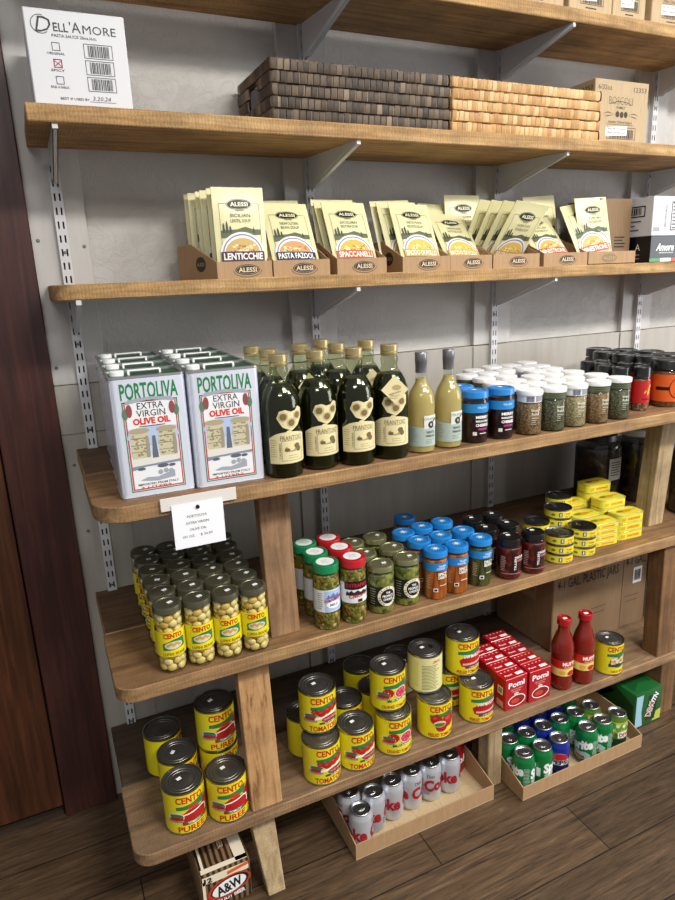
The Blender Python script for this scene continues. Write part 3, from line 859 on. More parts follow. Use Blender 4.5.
def blue(cont, words, R=.0322, H=.135):
    o = jar('vegetable_jar', R, H, .016, BLUELID, cont, None, .9, .014, R*1.0)
    lid_art(o, R, H, mat('#dfe8ee', .4))
    L = MB(); s = CYL(R + .0004)
    L.lathe([(R + .0004, .083), (R + .0004, .105)], mat('#2484c8', .35), 36)
    L.decal(text('TILLEN', .010, .0965, .0045, .022, .02), s, WHITE, .0005)
    L.decal(lines(-.006, .024, .088, .091, 2, .001), s, WHITE, .0005)
    for i, wd in enumerate(words): L.decal(text(wd, .012, .074 - .0095*i, .0075, .028, .04), s, mat('#ece6dc', .4), .0005)
    L.decal(crect(-.008, .03, .012, .010), s, WHITE, .0005); L.decal(crect(-.008, .03, .008, .006), s, INK, .0008)
    L.decal(lines(-.034, -.02, .035, .07, 8, .0012), s, mat('#d8c8b8', .4), .0005)
    L.decal(crect(.014, .042, .022, .0016), s, WHITE, .0005)
    L.build('label', o); return o
P = blue(CARROT, ('SPICY', 'CARROTS')); Q = blue(BEANG, ('DILLY', 'BEANS'))
bl = [(.822, -.480, P, 'front left blue-lidded carrot jar beside the pickle jars'), (.888, -.480, P, 'blue-lidded carrot jar right of the front left one'),
      (.968, -.477, Q, 'blue-lidded jar of dark green beans at front'), (.817, -.408, P, 'blue-lidded jar directly behind the front left carrot jar'),
      (.886, -.408, P, 'blue-lidded jar behind the second carrot jar'), (.959, -.411, Q, 'blue-lidded jar behind the green bean jar'),
      (.808, -.340, P, 'blue-lidded jar, third back in the leftmost blue file'), (.877, -.326, P, 'blue-lidded jar, third back in the middle blue file'),
      (.947, -.324, Q, 'blue-lidded jar, third back in the bean file'), (.872, -.240, P, 'rearmost blue-lidded jar near the wall')]
for x, y, p, lb in bl: place(p, (x, y, Z4), -16 + random.uniform(-6, 6), lb, 'jar', 'blue-lidded vegetable jars')
def cherries():
    R, H = .0355, .119
    o = jar('cherry_jar', R, H, .016, mat('#1a1a1a', .25, .3, .3), CHERRY, None, .86, .018, R*.9)
    L = MB(); s = CYL(R + .0005)
    L.decal(crect(.006, .05, .018, .052), s, mat('#2b1012', .4), .0003)
    L.decal(text('SOUR', .022, .068, .007, .024, .03), s, WHITE, .0006); L.decal(text('CHERRIES', .026, .058, .005, .03, .02), s, mat('#e8a0a0', .4), .0006)
    L.decal(lines(-.036, -.02, .03, .07, 9, .0014), s, mat('#c8b0a8', .4), .0006)
    L.decal(text('TILLEN', .006, .05, .006, .04, .02, 0, PI/2), s, WHITE, .0006)
    L.decal(rect(-.034, .020, .034, .0212), s, mat('#c8a0a0', .4), .0004)
    L.build('label', o); stk(o, H + .0002, -.002, .006, 0, .009); return o
P = cherries()
for k, (x, y) in enumerate(((1.064, -.482), (1.144, -.487), (1.049, -.401), (1.124, -.404), (1.059, -.321), (1.132, -.324))):
    place(P, (x, y, Z4), -20 + random.uniform(-4, 4), 'black-lidded red cherry jar, %s of the two files, %s' % (['left', 'right'][k % 2], ['front', 'middle', 'rear'][k // 2]), 'jar', 'red cherry jars')

# fish tins
FYEL = mat('#e2d535', .35, 0, .2)
def roundtin(dark):
    R, H = .042, .0288; o = empty('round_fish_tin')
    MB().lathe([(0, .001), (R*.9, .001), (R*.93, 0), (R, .001), (R, .003), (R*.985, .0045), (R*.985, H - .004), (R, H - .0025), (R, H - .0005), (R*.95, H)], TINPLATE, 40).build('body', o)
    lm = mat('#4a4a4c', .25, .9) if dark else mat('#a4a6aa', .25, 1.)
    MB().lathe([(R*.955, H - .0002), (R*.93, H - .003), (R*.72, H - .003), (R*.7, H - .0022), (0, H - .0022)], lm, 40).build('lid', o)
    t = MB().lathe([(0, .0012), (.005, .0012), (.007, 0)], ALU, 14); t.v = [(a*.9 - .008, b*1.8 + .01, H - .0022 + c_) for a, b, c_ in t.v]; t.build('pull_tab', top_of(o))
    L = MB(); s = CYL(R*.988)
    L.lathe([(R*.988, .0045), (R*.988, H - .0042)], FYEL, 40)
    L.decal(crect(-.004, H/2, .010, .013), s, mat('#3b4a78', .4), .0004); L.decal(crect(-.004, H/2, .004, .009), s, CREAM, .0006)
    L.decal(text('TUNA', .022, H*.55, .006, .022, .03), s, ORNG, .0004); L.decal(text('IN OIL', .022, H*.28, .0035, .02, .02), s, mat('#8a5a1a', .4), .0004)
    L.decal(ell(-.026, H/2, .006, .004), s, mat('#6a7a3a', .4), .0004)
    L.build('label', o); return o
TA, TB = roundtin(True), roundtin(False)
HT = .0289
for nm, x, y, n, p in (('silver-topped stack in front', 1.260, -.468, 3, TB), ('dark-topped stack in front', 1.352, -.464, 3, TA),
                       ('tall dark-topped stack behind', 1.351, -.3655, 4, TA), ('stack behind the cherry jars', 1.2625, -.3655, 3, TA), ('rearmost stack', 1.429, -.285, 4, TA)):
    for k in range(n):
        place(p, (x + random.uniform(-.001, .001), y + random.uniform(-.001, .001), Z4 + k*HT), -22 + random.uniform(-8, 8),
              'round yellow fish tin, %s of the %s' % (['bottom', 'second', 'third', 'fourth'][k] if k < n-1 else 'topmost', nm), 'tin', 'round yellow fish tins')
def recttin(h):
    o = empty('rectangular_fish_tin'); w, d, r = .104, .06, .016
    pts = []
    for cx, cy, a0 in ((w/2-r, d-r, 0), (-w/2+r, d-r, PI/2), (-w/2+r, r, PI), (w/2-r, r, 1.5*PI)):
        pts += [(cx + r*cos(a0 + i*PI/10), cy + r*sin(a0 + i*PI/10)) for i in range(6)]
    MB().prism(pts, 0, h - .001, FYEL, .0015).build('body', o)
    sc = [(x*1.015, (y - d/2)*1.025 + d/2) for x, y in pts]
    rim = MB().prism(sc, h - .003, h, mat('#d8d49a', .3, .6), .0006)
    rim.build('rim', o)
    sc2 = [(x*.92, (y - d/2)*.88 + d/2) for x, y in pts]
    MB().prism(sc2, h, h + .0006, FYEL).build('lid', o)
    L = MB(); t = TOP(h + .0006)
    L.decal(ell(-.01, .03, .03, .012, 24), t, mat('#c9a52c', .4), .0004); L.decal(ell(-.022, .031, .013, .006), t, mat('#5a6a30', .4), .0007)
    L.decal(text('SARDINES', .016, .03, .006, .04, .03), t, ORNG, .0007)
    s = FRONT(0); L.decal(text('SARDINES', .006, h*.45, h*.28, .05, .03), s, ORNG, .0004); L.decal(crect(-.034, h*.45, .014, h*.4), s, mat('#c9a52c', .4), .0004)
    L.build('label', o); return o
RT, RN = recttin(.0272), recttin(.0178)
for nm, x, y, n, p, h, rz in (('front right stack', 1.558, -.469, 3, RT, .0279, -3), ('thin-tin front stack', 1.450, -.470, 4, RN, .0185, -5),
                       ('second stack back', 1.558, -.400, 4, RT, .0279, -2), ('rear right stack', 1.570, -.325, 5, RT, .0279, -2),
                       ('thin-tin second stack', 1.452, -.402, 4, RN, .0185, -4), ('thin-tin third stack', 1.4575, -.333, 5, RN, .0185, -2)):
    if nm == 'thin-tin third stack': x = 1.462
    for k in range(n):
        place(p, (x + random.uniform(-.0015, .0015), y, Z4 + k*h), rz, 'flat yellow fish tin, %s of the %s' % (['bottom', 'second', 'third', 'fourth'][k] if k < n-1 else 'topmost', nm), 'tin', 'rectangular yellow fish tins')
# ------------------------------------------------------------------ bottle shelf
def oiltin():
    w, d, H, r = .145, .112, .245, .012; o = empty('oil_tin')
    TW = mat('#dfe3f0', .22, .25, .3)
    pts = []
    for cx, cy, a0 in ((w/2-r, d-r, 0), (-w/2+r, d-r, PI/2), (-w/2+r, r, PI), (w/2-r, r, 1.5*PI)):
        pts += [(cx + r*cos(a0 + i*PI/10), cy + r*sin(a0 + i*PI/10)) for i in range(6)]
    MB().prism(pts, .002, H - .004, TW, .001).build('body', o)
    grow = lambda k: [(x + k*(1 if x > 0 else -1), y + k*(1 if y > d/2 else -1)) for x, y in pts]
    rm = MB()
    for z0, z1 in ((0, .004), (H - .004, H)):
        a, b = grow(.0012), grow(-.004)
        n = len(a)
        rm.add([(x, y, z0) for x, y in a] + [(x, y, z1) for x, y in a] + [(x, y, z1) for x, y in b] + [(x, y, z0) for x, y in b],
               [[k*n + i, k*n + (i+1) % n, ((k+1) % 4)*n + (i+1) % n, ((k+1) % 4)*n + i] for k in range(4) for i in range(n)], STEEL)
    rm.build('rim', o)
    MB().prism(grow(-.0045), H - .008, H - .003, mat('#2f5a40', .3, .3)).build('top_panel', o, 'green top panel')
    hb = MB().box((-.03, d*.42, H + .003), (.035, d*.58, H + .0055), WHITE, .001).box((-.03, d*.42, H - .003), (-.026, d*.58, H + .004), WHITE).box((.031, d*.42, H - .003), (.035, d*.58, H + .004), WHITE)
    hb.build('handle', o, 'white plastic carry handle')
    MB().lathe([(.014, 0), (.014, .008), (.012, .009), (0, .009)], WHITE, 20, (-.05, d*.5), H - .003).build('cap', o)
    L = MB(); s = FRONT(0)
    G, R_, K, GY = mat('#1c7a44', .4), mat('#d2301e', .4), mat('#2c2f33', .4), mat('#9aa2ac', .4)
    L.decal(text('PORTOLIVA', .001, .2155, .030, .110, .022), s, G, .0005)
    L.decal(frame(-.053, .014, .053, .196, .0018), s, G, .0005); L.decal(frame(-.0495, .0175, .0495, .196, .0022), s, R_, .0005)
    L.decal(rect(-.0472, .0198, .0472, .196), s, mat('#e3e4e6', .4), .0004)
    L.decal(poly((-.052, .19), (-.04, .200), (.0, .203), (.04, .200), (.052, .19), (.03, .193), (.0, .197), (-.03, .193)), s, GY, .0008)
    L.decal(join(ell(-.041, .178, .006, .013, 12), ell(.041, .178, .006, .013, 12)), s, mat('#8a4a4a', .4), .0008)
    L.decal(join(ell(-.049, .172, .006, .011, 12), ell(.049, .172, .006, .011, 12)), s, mat('#5a7a62', .4), .0007)
    L.decal(text('EXTRA', .0, .186, .0125, .050, .0), s, K, .0009); L.decal(text('VIRGIN', .0, .171, .0125, .055, .0), s, K, .0009)
    L.decal(text('OLIVE OIL', .0, .1555, .0115, .072, .045), s, R_, .0009); L.decal(crect(0, .1455, .05, .0016), s, K, .0008)
    L.decal(rect(-.047, .085, .047, .142), s, mat('#c3cfe4', .4), .0006)
    L.decal(ell(.0, .125, .05, .02, 20), s, mat('#aebddb', .4), .0007)
    # two ribbed storage jars beside a lane
    for cx, dx in ((-.027, .0), (.026, .003)):
        L.decal(poly((cx - .017, .082), (cx + .017, .082), (cx + .018, .108), (cx + .0165, .127), (cx + .02, .137), (cx - .02, .137), (cx - .0165, .127), (cx - .018, .108)), s, mat('#c4bb9c', .5), .0010)
        L.decal(ell(cx, .137, .02, .006, 18), s, mat('#a59c80', .5), .0012)
        L.decal(join(rect(cx - .0175, .0945, cx + .0175, .0955), rect(cx - .0175, .108, cx + .0175, .1092), rect(cx - .0165, .122, cx + .0165, .1232)), s, mat('#6f6a55', .5), .0013)
        r = random.Random(int(cx*1000))
        L.decal(join(*[ell(cx + r.uniform(-.014, .014), r.uniform(.085, .132), .0022, .0016, 7) for _ in range(34)]), s, mat('#8d8568', .5), .0014)
        L.decal(poly((cx + .010, .083), (cx + .017, .083), (cx + .018, .108), (cx + .016, .126), (cx + .011, .126)), s, mat('#98907a', .5), .0015)
    L.decal(poly((-.006, .08), (.006, .08), (.003, .125), (-.003, .125)), s, mat('#5f6672', .5), .0011)
    L.decal(rect(-.047, .064, .047, .083), s, mat('#d8d6cc', .5), .0008)
    L.decal(poly((-.047, .058), (-.02, .064), (.047, .066), (.047, .071), (-.047, .066)), s, mat('#8088a0', .5), .0012)
    L.decal(join(ell(.012, .062, .011, .004, 12), ell(-.03, .06, .008, .003, 12), ell(.03, .061, .007, .003, 12)), s, mat('#5a5f6a', .5), .0013)
    L.decal(poly((-.035, .036), (-.02, .042), (.0, .04), (.02, .046), (.034, .05), (.034, .036), (.0, .032)), s, GY, .0009)
    L.decal(join(*[ell(x, y, .005, .005, 12) for x, y in ((.006, .049), (.017, .051), (.027, .049))]), s, GY, .001)
    L.decal(text('IMPORTED FROM ITALY', 0, .0275, .0042, .08, .01), s, K, .0009); L.decal(text('3 LITERS', -.005, .0215, .0032, .06, .01), s, mat('#b04038', .4), .0009)
    L.decal(join(rect(-.0705, .012, -.0695, .235), rect(-.0645, .012, -.064, .235), rect(.064, .012, .0645, .235)), s, mat('#b8c2d4', .3), .0004)
    L.build('label', o); return o
P = oiltin()
for c_ in range(2):
    for r in range(4):
        place(P, ((.137 if c_ == 0 else .2855) + .006*r, -.516 - (.010 if c_ else 0) + .121*r, Z3), -1 if c_ == 0 else -2.2,
              'silver-white olive oil tin, %s from the front in the %s row' % (NTH[r], ['left', 'right'][c_]), 'tin', 'olive oil tins')

# price card on the shelf edge
o = empty('price_sign'); o.location = (.20, Y3 - .004, Z3); tag(o, 'white typed price card pinned to the shelf edge below the oil tins', 'price card')
CL = glass('clear_plastic', '#e6e2dc', 1.5)
h = MB().box((-.072, -.003, -.022), (.082, -.0015, .005), mat('#dad5cf', .25, 0, .3), .0005); h.build('holder', o, 'clear plastic shelf-edge holder')
bm = MB(); bm.box((-.052, -.0052, -.106), (.052, -.0044, -.012), PAPER); 
s = FRONT(-.0052); ty = mat('#242428', .6)
for i, (tx_, wd, cx) in enumerate((('PORTOLIVA', .040, 0), ('EXTRA VIRGIN', .046, 0), ('OLIVE OIL', .034, 0), ('101 OZ.', .024, -.020), ('$ 34.99', .024, .016))):
    v = (-.040, -.054, -.068, -.082, -.082)[i]
    bm.decal(text(tx_, cx - .003, v, .0052, wd, .0), s, ty, .0004)
bm.build('card', o)
p = MB().lathe([(0, .004), (.003, .0035), (.0042, .0015), (.0042, 0)], BLACK, 14); p.v = [(a, -.0052 - c_, b - .022) for a, b, c_ in p.v]; p.build('push_pin', o, 'black push pin')

def oilbottle(tagged):
    R, H = .0425, .262; o = empty('oil_bottle')
    pr = [(0, .002), (R*.8, .0), (R*.96, .003), (R, .012), (R, .150), (R*.97, .165), (R*.86, .182), (R*.66, .197), (R*.48, .207), (R*.43, .214), (R*.46, .222), (R*.48, .230), (R*.43, .238), (R*.40, .244)]
    MB().lathe([(r*.975, max(z, .004)) for r, z in pr[:8]] + [(R*.62, .197), (0, .1975)], OIL, 40).build('oil', o)
    MB().lathe(pr, GLASS_G, 40).build('glass', o)
    MB().lathe([(R*.46, .238), (R*.47, .239), (R*.47, .2445), (R*.43, .246), (R*.47, .2475), (R*.47, .261), (R*.44, .262), (0, .262)], GOLD, 28).build('cap', o)
    L = MB(); s = CYL(R + .0004); LB = mat('#ddd0a0', .5); K = mat('#4a3a22', .5)
    n = 20
    pts = [(-.046 + .092*i/n, .093 + .010*(1 - (2*i/n - 1)**2) - (.0 if i > 4 else .004*(4-i)/4)) for i in range(n+1)]
    for i in range(n):
        a, b = pts[i], pts[i+1]; L.decal(poly((a[0], .034), (b[0], .034), b, a), s, LB, .0003)
    L.decal(text('FRANTOIO', .006, .0895, .0095, .052, .0), s, K, .0006)
    L.decal(ell(.006, .066, .018, .007, 20), s, mat('#a59468', .5), .0006); L.decal(ell(.003, .068, .009, .006), s, LB, .0008)
    L.decal(join(ell(.017, .071, .007, .006), ell(.021, .064, .006, .006), ell(-.006, .064, .006, .004)), s, mat('#6b5a38', .5), .0009)
    L.decal(frame(-.018, .04, .032, .084, .0007), s, K, .0006); L.decal(text('CALABRIA', -.0215, .062, .004, .034, 0, 0, PI/2), s, K, .0006)
    L.decal(lines(-.043, -.028, .05, .085, 8, .0009), s, mat('#8a7a50', .5), .0006); L.decal(lines(-.004, .022, .046, .051, 2, .0009), s, mat('#8a7a50', .5), .0006)
    L.decal(ell(0, .103, .006, .0035, 12), s, LB, .0004)
    L.build('label', o)
    E_ = MB()
    cz = lambda sh: ([(.004 + (u - .004)*1.28, .128 + (v - .124)*1.22) for u, v in sh[0]], sh[1])
    E_.decal(cz(poly((.006, .105), (.018, .113), (.029, .126), (.029, .142), (.02, .146), (.014, .140), (.006, .138), (-.004, .142), (-.014, .140), (-.019, .128), (-.010, .112))), s, LB, .0003)
    for u, v, r in ((-.008, .130, .0062), (.018, .131, .006), (.006, .119, .0062)):
        E_.decal(cz(ell(u, v, r, r, 16)), s, mat('#7a6438', .5), .0006); E_.decal(cz(ring(u, v, r + .002, r + .002, .0007, 16)), s, mat('#9a8858', .5), .0006)
    E_.build('crest_label', o)
    if tagged:
        hg = MB(); q = .028
        f = lambda u, v, o_: (u + .004, -R - .004 - o_ + (v - .165)*.10, v)
        for shp, m_, of in ((poly((0, .165 - q*1.15), (q*1.1, .165), (0, .165 + q*1.15), (-q*1.1, .165)), LB, .001), (text('MARCHIO', 0, .158, .0035, .026, 0, 0, .25), K, .0018), (ell(.004, .170, .010, .006, 16), mat('#b09a68', .5), .0016), (lines(-.012, .012, .146, .153, 3, .0008), mat('#8a7a50', .5), .0016)):
            hg.decal(shp, (f, 0, 0), m_, of)
        hg.add([f(0, .165 - q*1.15, 0), f(q*1.1, .165, 0), f(0, .165 + q*1.15, 0), f(-q*1.1, .165, 0)], [[0, 1, 2, 3]], LB)
        hg.build('hang_tag', o)
    return o
P, Q = oilbottle(False), oilbottle(True)
fr = [(.408, -.512, P, 0, 'dark olive oil bottle with cream label, beside the right oil tin'), (.500, -.497, P, -4, 'dark olive oil bottle, second from the tins in front'),
      (.586, -.512, P, -8, 'dark olive oil bottle, third from the tins in front'), (.677, -.510, Q, -20, 'dark olive oil bottle with diamond hang tag in front, beside pale vinegar'),
      (.418, -.302, P, 20, 'dark olive oil bottle at the back, hidden by the right tin'), (.424, -.402, Q, 10, 'dark olive oil bottle just behind the first, with hang tag'),
      (.524, -.344, Q, 0, 'dark olive oil bottle behind the second, with hang tag'), (.610, -.277, P, 0, 'dark olive oil bottle farthest back in the middle'),
      (.598, -.396, P, -8, 'dark olive oil bottle directly behind the third'), (.685, -.381, Q, -14, 'dark olive oil bottle behind the front tagged one')]
for x, y, p, rz, lb in fr: place(p, (x, y, Z3), rz, lb, 'bottle', 'dark olive oil bottles')

def golden():
    t = NT('golden_vinegar'); t.b.inputs['Transmission Weight'].default_value = .5; t.b.inputs['IOR'].default_value = 1.2
    return t.base('#ead28a', .08)
GOLDV = golden()
def vinegar():
    R, H = .0335, .237; o = empty('vinegar_bottle')
    pr = [(0, .002), (R*.8, 0), (R*.96, .003), (R, .010), (R, .118), (R*.96, .130), (R*.82, .145), (R*.58, .158), (R*.43, .167), (R*.38, .178), (R*.36, .200), (R*.38, .215)]
    MB().lathe([(r*.955, max(z, .004)) for r, z in pr[:9]] + [(R*.36, .176), (0, .1765)], GOLDV, 36).build('vinegar', o)
    MB().lathe(pr, GLASS, 36).build('glass', o)
    MB().lathe([(R*.40, .190), (R*.41, .212), (R*.43, .213), (R*.43, .235), (R*.40, .237), (0, .237)], mat('#8b8a90', .35, .7), 28).build('capsule', o)
    L = MB(); s = CYL(R + .0003); LG = mat('#a9b7ad', .5)
    L.decal(poly((-.045, .018), (.032, .018), (.032, .066), (.012, .072), (-.004, .064), (-.026, .066), (-.045, .072)), s, LG, .0003)
    L.decal(poly((-.004, .060), (.032, .066), (.032, .092), (-.004, .092)), s, mat('#d9dad2', .5), .0005)
    L.decal(text('COLAVITA', .012, .084, .0055, .030, .0), s, INK, .0008); L.decal(ell(.014, .070, .0085, .0085, 20), s, mat('#2a2c2a', .5), .0008)
    L.decal(text('W', .014, .070, .006, .006, .02), s, WHITE, .0011); L.decal(poly((.018, .074), (.032, .082), (.032, .085), (.02, .08)), s, INK, .0008)
    L.decal(text('WHITE', .012, .052, .006, .022, .02), s, INK, .0006); L.decal(text('VINEGAR', .012, .043, .005, .026, .02), s, INK, .0006)
    L.decal(lines(-.04, -.02, .03, .06, 7, .001), s, mat('#7c877c', .5), .0006); L.decal(lines(.0, .024, .026, .034, 3, .001), s, mat('#5c675c', .5), .0006)
    L.build('label', o); return o
P = vinegar()
place(P, (.761, -.512, Z3), -14, 'pale vinegar bottle beside the tagged olive oil bottle', 'bottle', 'pale vinegar bottles')
place(P, (.840, -.509, Z3), -16, 'pale vinegar bottle beside the blue-lidded cherry jars', 'bottle', 'pale vinegar bottles')

def bcherry():
    R, H = .0335, .130; o = jar('dark_cherry_jar', R, H, .016, BLUELID, BLACKCH, None, .9, .012, R*1.0)
    L = MB(); s = CYL(R + .0004)
    L.lathe([(R + .0004, .078), (R + .0004, .100)], mat('#2484c8', .35), 36)
    L.decal(text('TILLEN', .006, .091, .0045, .026, .02), s, mat('#bfe0f0', .4), .0005)
    for i, wd in enumerate(('MERRY', 'MARASCHINO', 'CHERRIES')): L.decal(text(wd, .008, .067 - .010*i, .0065 if i != 1 else .0045, .036, .04), s, WHITE, .0005)
    L.decal(text('ORIGINAL', .010, .037, .005, .028, .03), s, mat('#d04a9a', .4), .0005); L.decal(crect(-.012, .026, .010, .009), s, mat('#d8d8d8', .4), .0005)
    L.decal(crect(.01, .026, .02, .0015), s, WHITE, .0005)
    L.build('label', o); stk(o, H + .0002, -.002, .002, 0, .008); return o
P = bcherry()
place(P, (.922, -.505, Z3), -14, 'blue-lidded dark cherry jar beside the pale vinegar', 'jar', 'dark cherry jars')
place(P, (.999, -.509, Z3), -16, 'blue-lidded dark cherry jar beside the white-lidded spice jars', 'jar', 'dark cherry jars')
place(P, (.934, -.428, Z3), 20, 'blue-lidded dark cherry jar half hidden behind the front pair', 'jar', 'dark cherry jars')

def spice(k, sleeve):
    R, H = .0325, .116; o = empty('spice_jar')
    n = 8
    pts = lambda r: [(r*cos(2*PI*(i+.5)/n), r*sin(2*PI*(i+.5)/n)) for i in range(n)]
    MB().prism(pts(R*.97), .003, .083, SPICE[k], .002).build('contents', o)
    MB().prism(pts(R*1.03), 0, .088, GLASS, .003).build('glass', o)
    sl = mat('#e9e9ea', .4) if sleeve else mat('#5a6246', .45)
    MB().lathe([(R*.96, .086), (R*.96, .1045)], sl, 32).build('neck_band', o)
    MB().lathe([(R*.9, .103), (R*1.02, .1035), (R*1.03, .106), (R*1.03, .113), (R*1.0, .1155), (R*.9, .116), (0, .1155)], mat('#ecebea', .4), 32).build('lid', o)
    L = MB(); s = CYL(R*.965)
    if sleeve: L.decal(barcode(-.02, .088, .0, .102), s, mat('#4a4e78', .5), .0005); L.decal(rect(.004, .088, .03, .1025), s, mat('#8a9098', .5), .0004)
    else: L.decal(lines(-.03, .03, .089, .101, 3, .0018), s, mat('#39422c', .5), .0005)
    if True:
        f = FRONT(-R*1.03*cos(PI/8) - .0002)
        for i, (wd, h_) in enumerate((('Simply', .0055), ('Rubs', .0065), ('seasoning', .003))): L.decal(text(wd, .003, .066 - .010*i, h_, None, .02), f, mat('#dcd8cc', .4), .0005)
        L.decal(lines(-.006, .008, .03, .04, 3, .001), f, mat('#c8c4b8', .4), .0005)
    L.build('label', o); return o
SP = [spice(0, True), spice(1, False), spice(2, True), spice(0, False), spice(1, False)]
sp = [(1.114, -.209), (1.117, -.287), (1.09, -.371), (1.188, -.213), (1.281, -.113), (1.262, -.201), (1.347, -.129), (1.158, -.371), (1.1, -.445), (1.342, -.197), (1.431, -.108), (1.086, -.517), (1.19, -.294), (1.17, -.438), (1.322, -.27), (1.247, -.345), (1.412, -.19), (1.164, -.519), (1.243, -.514), (1.245, -.43), (1.319, -.345), (1.395, -.265), (1.315, -.432), (1.395, -.35), (1.401, -.435), (1.322, -.518), (1.405, -.514), (1.19, -.14), (1.26, -.275)]
sp = [p for i, p in enumerate(sp) if all(math.hypot(p[0]-q[0], p[1]-q[1]) > .0645 for q in sp[:i])]
bands = [-.49, -.405, -.32, -.235, -.16, 0]
rows = {}
for p in sp: rows.setdefault(next(i for i, b in enumerate(bands) if p[1] < b), []).append(p)
fk = [0, 1, 2, 3, 4]
what = ['brown', 'dark green', 'tan', 'brown', 'dark green']
for r, ps in rows.items():
    for i, p in enumerate(sorted(ps)):
        k = fk[i % 5] if r == 0 else (i*2 + r) % 5
        lb = 'white-lidded jar of %s seasoning, %s from left in the %s row' % (what[k], NTH[i], ORD[r]) if r == 0 else 'white-lidded spice jar, %s from left in the %s row back' % (NTH[i], ORD[r])
        place(SP[k], (p[0], p[1], Z3), -18 + (i*7) % 12 if r == 0 else random.uniform(-40, 40), lb, 'jar', 'white-lidded spice jars')
def blackjar(R, H, lblm, small):
    o = jar('seasoning_jar', R, H, .026 if not small else .028, mat('#171717', .28, 0, .3), AMBER if not small else chunky('red_flakes', [(.1, '#6a2a18'), (.5, '#8a4a2a'), (.9, '#a8a080')], 220, .7, .2), None, .88, .012, R*.97)
    L = MB(); s = CYL(R + .0005)
    if small:
        L.lathe([(R + .0005, .024), (R + .0005, .090)], lblm, 32)
        L.decal(poly((.004, .045), (.010, .055), (.012, .068), (.018, .076), (.012, .078), (.007, .068), (.004, .058)), s, mat('#e8b83a', .4), .0005)
        L.decal(poly((-.006, .05), (0, .058), (0, .064), (-.006, .056)), s, mat('#e8b83a', .4), .0005)
        L.decal(text('FLAKES', .002, .036, .005, .024, .02), s, mat('#4a0a0a', .4), .0005)
    else:
        L.lathe([(R + .0005, .018), (R + .0005, .098)], lblm, 36)
        L.decal(rect(-.05, .052, .05, .062), s, BLACK, .0004)
        L.decal(ell(.014, .058, .026, .030, 28), s, lblm, .0006); L.decal(ring(.014, .058, .027, .031, .002, 28), s, BLACK, .0008)
        L.decal(text('SC', .014, .076, .012, .022, .05, 0, .2), s, BLACK, .0009); L.decal(text('SS', .014, .042, .012, .02, .05, 0, -.2), s, BLACK, .0009)
        L.decal(poly((.010, .058), (.014, .062), (.018, .058), (.014, .054)), s, RED, .0009)
    L.build('label', o); return o
P = blackjar(.0433, .139, mat('#d0591f', .4), False); Q = blackjar(.0247, .128, mat('#b32222', .4), True)
big = [(1.733, -.128), (1.681, -.21), (1.769, -.208), (1.671, -.298), (1.791, -.293), (1.684, -.384), (1.772, -.379), (1.655, -.468), (1.743, -.462)]
bl = ['rearmost', 'left of the fourth pair back', 'right of the fourth pair back', 'left of the third pair back', 'right of the third pair back', 'left of the second pair back', 'right of the second pair back', 'front left, beside the red-labelled jars', 'front right, at the picture edge']
for (x, y), lb in zip(big, bl): place(P, (x, y, Z3), -26 + random.uniform(-3, 3), 'large black-lidded orange-labelled jar, ' + lb, 'jar', 'large orange-labelled seasoning jars')
sml = [(1.488, -.39, 'left, behind the spice jars'), (1.519, -.349, 'second row back on the left'), (1.486, -.446, 'front left beside the spice jars'), (1.540, -.475, 'frontmost'), (1.568, -.389, 'second row back on the right'), (1.591, -.433, 'beside the large orange jar'), (1.52, -.29, 'rear left'), (1.57, -.30, 'rear right')]
for x, y, lb in sml: place(Q, (x, y, Z3), -14 + random.uniform(-6, 6), 'small black-capped red-labelled jar, ' + lb, 'jar', 'small red-labelled seasoning jars')

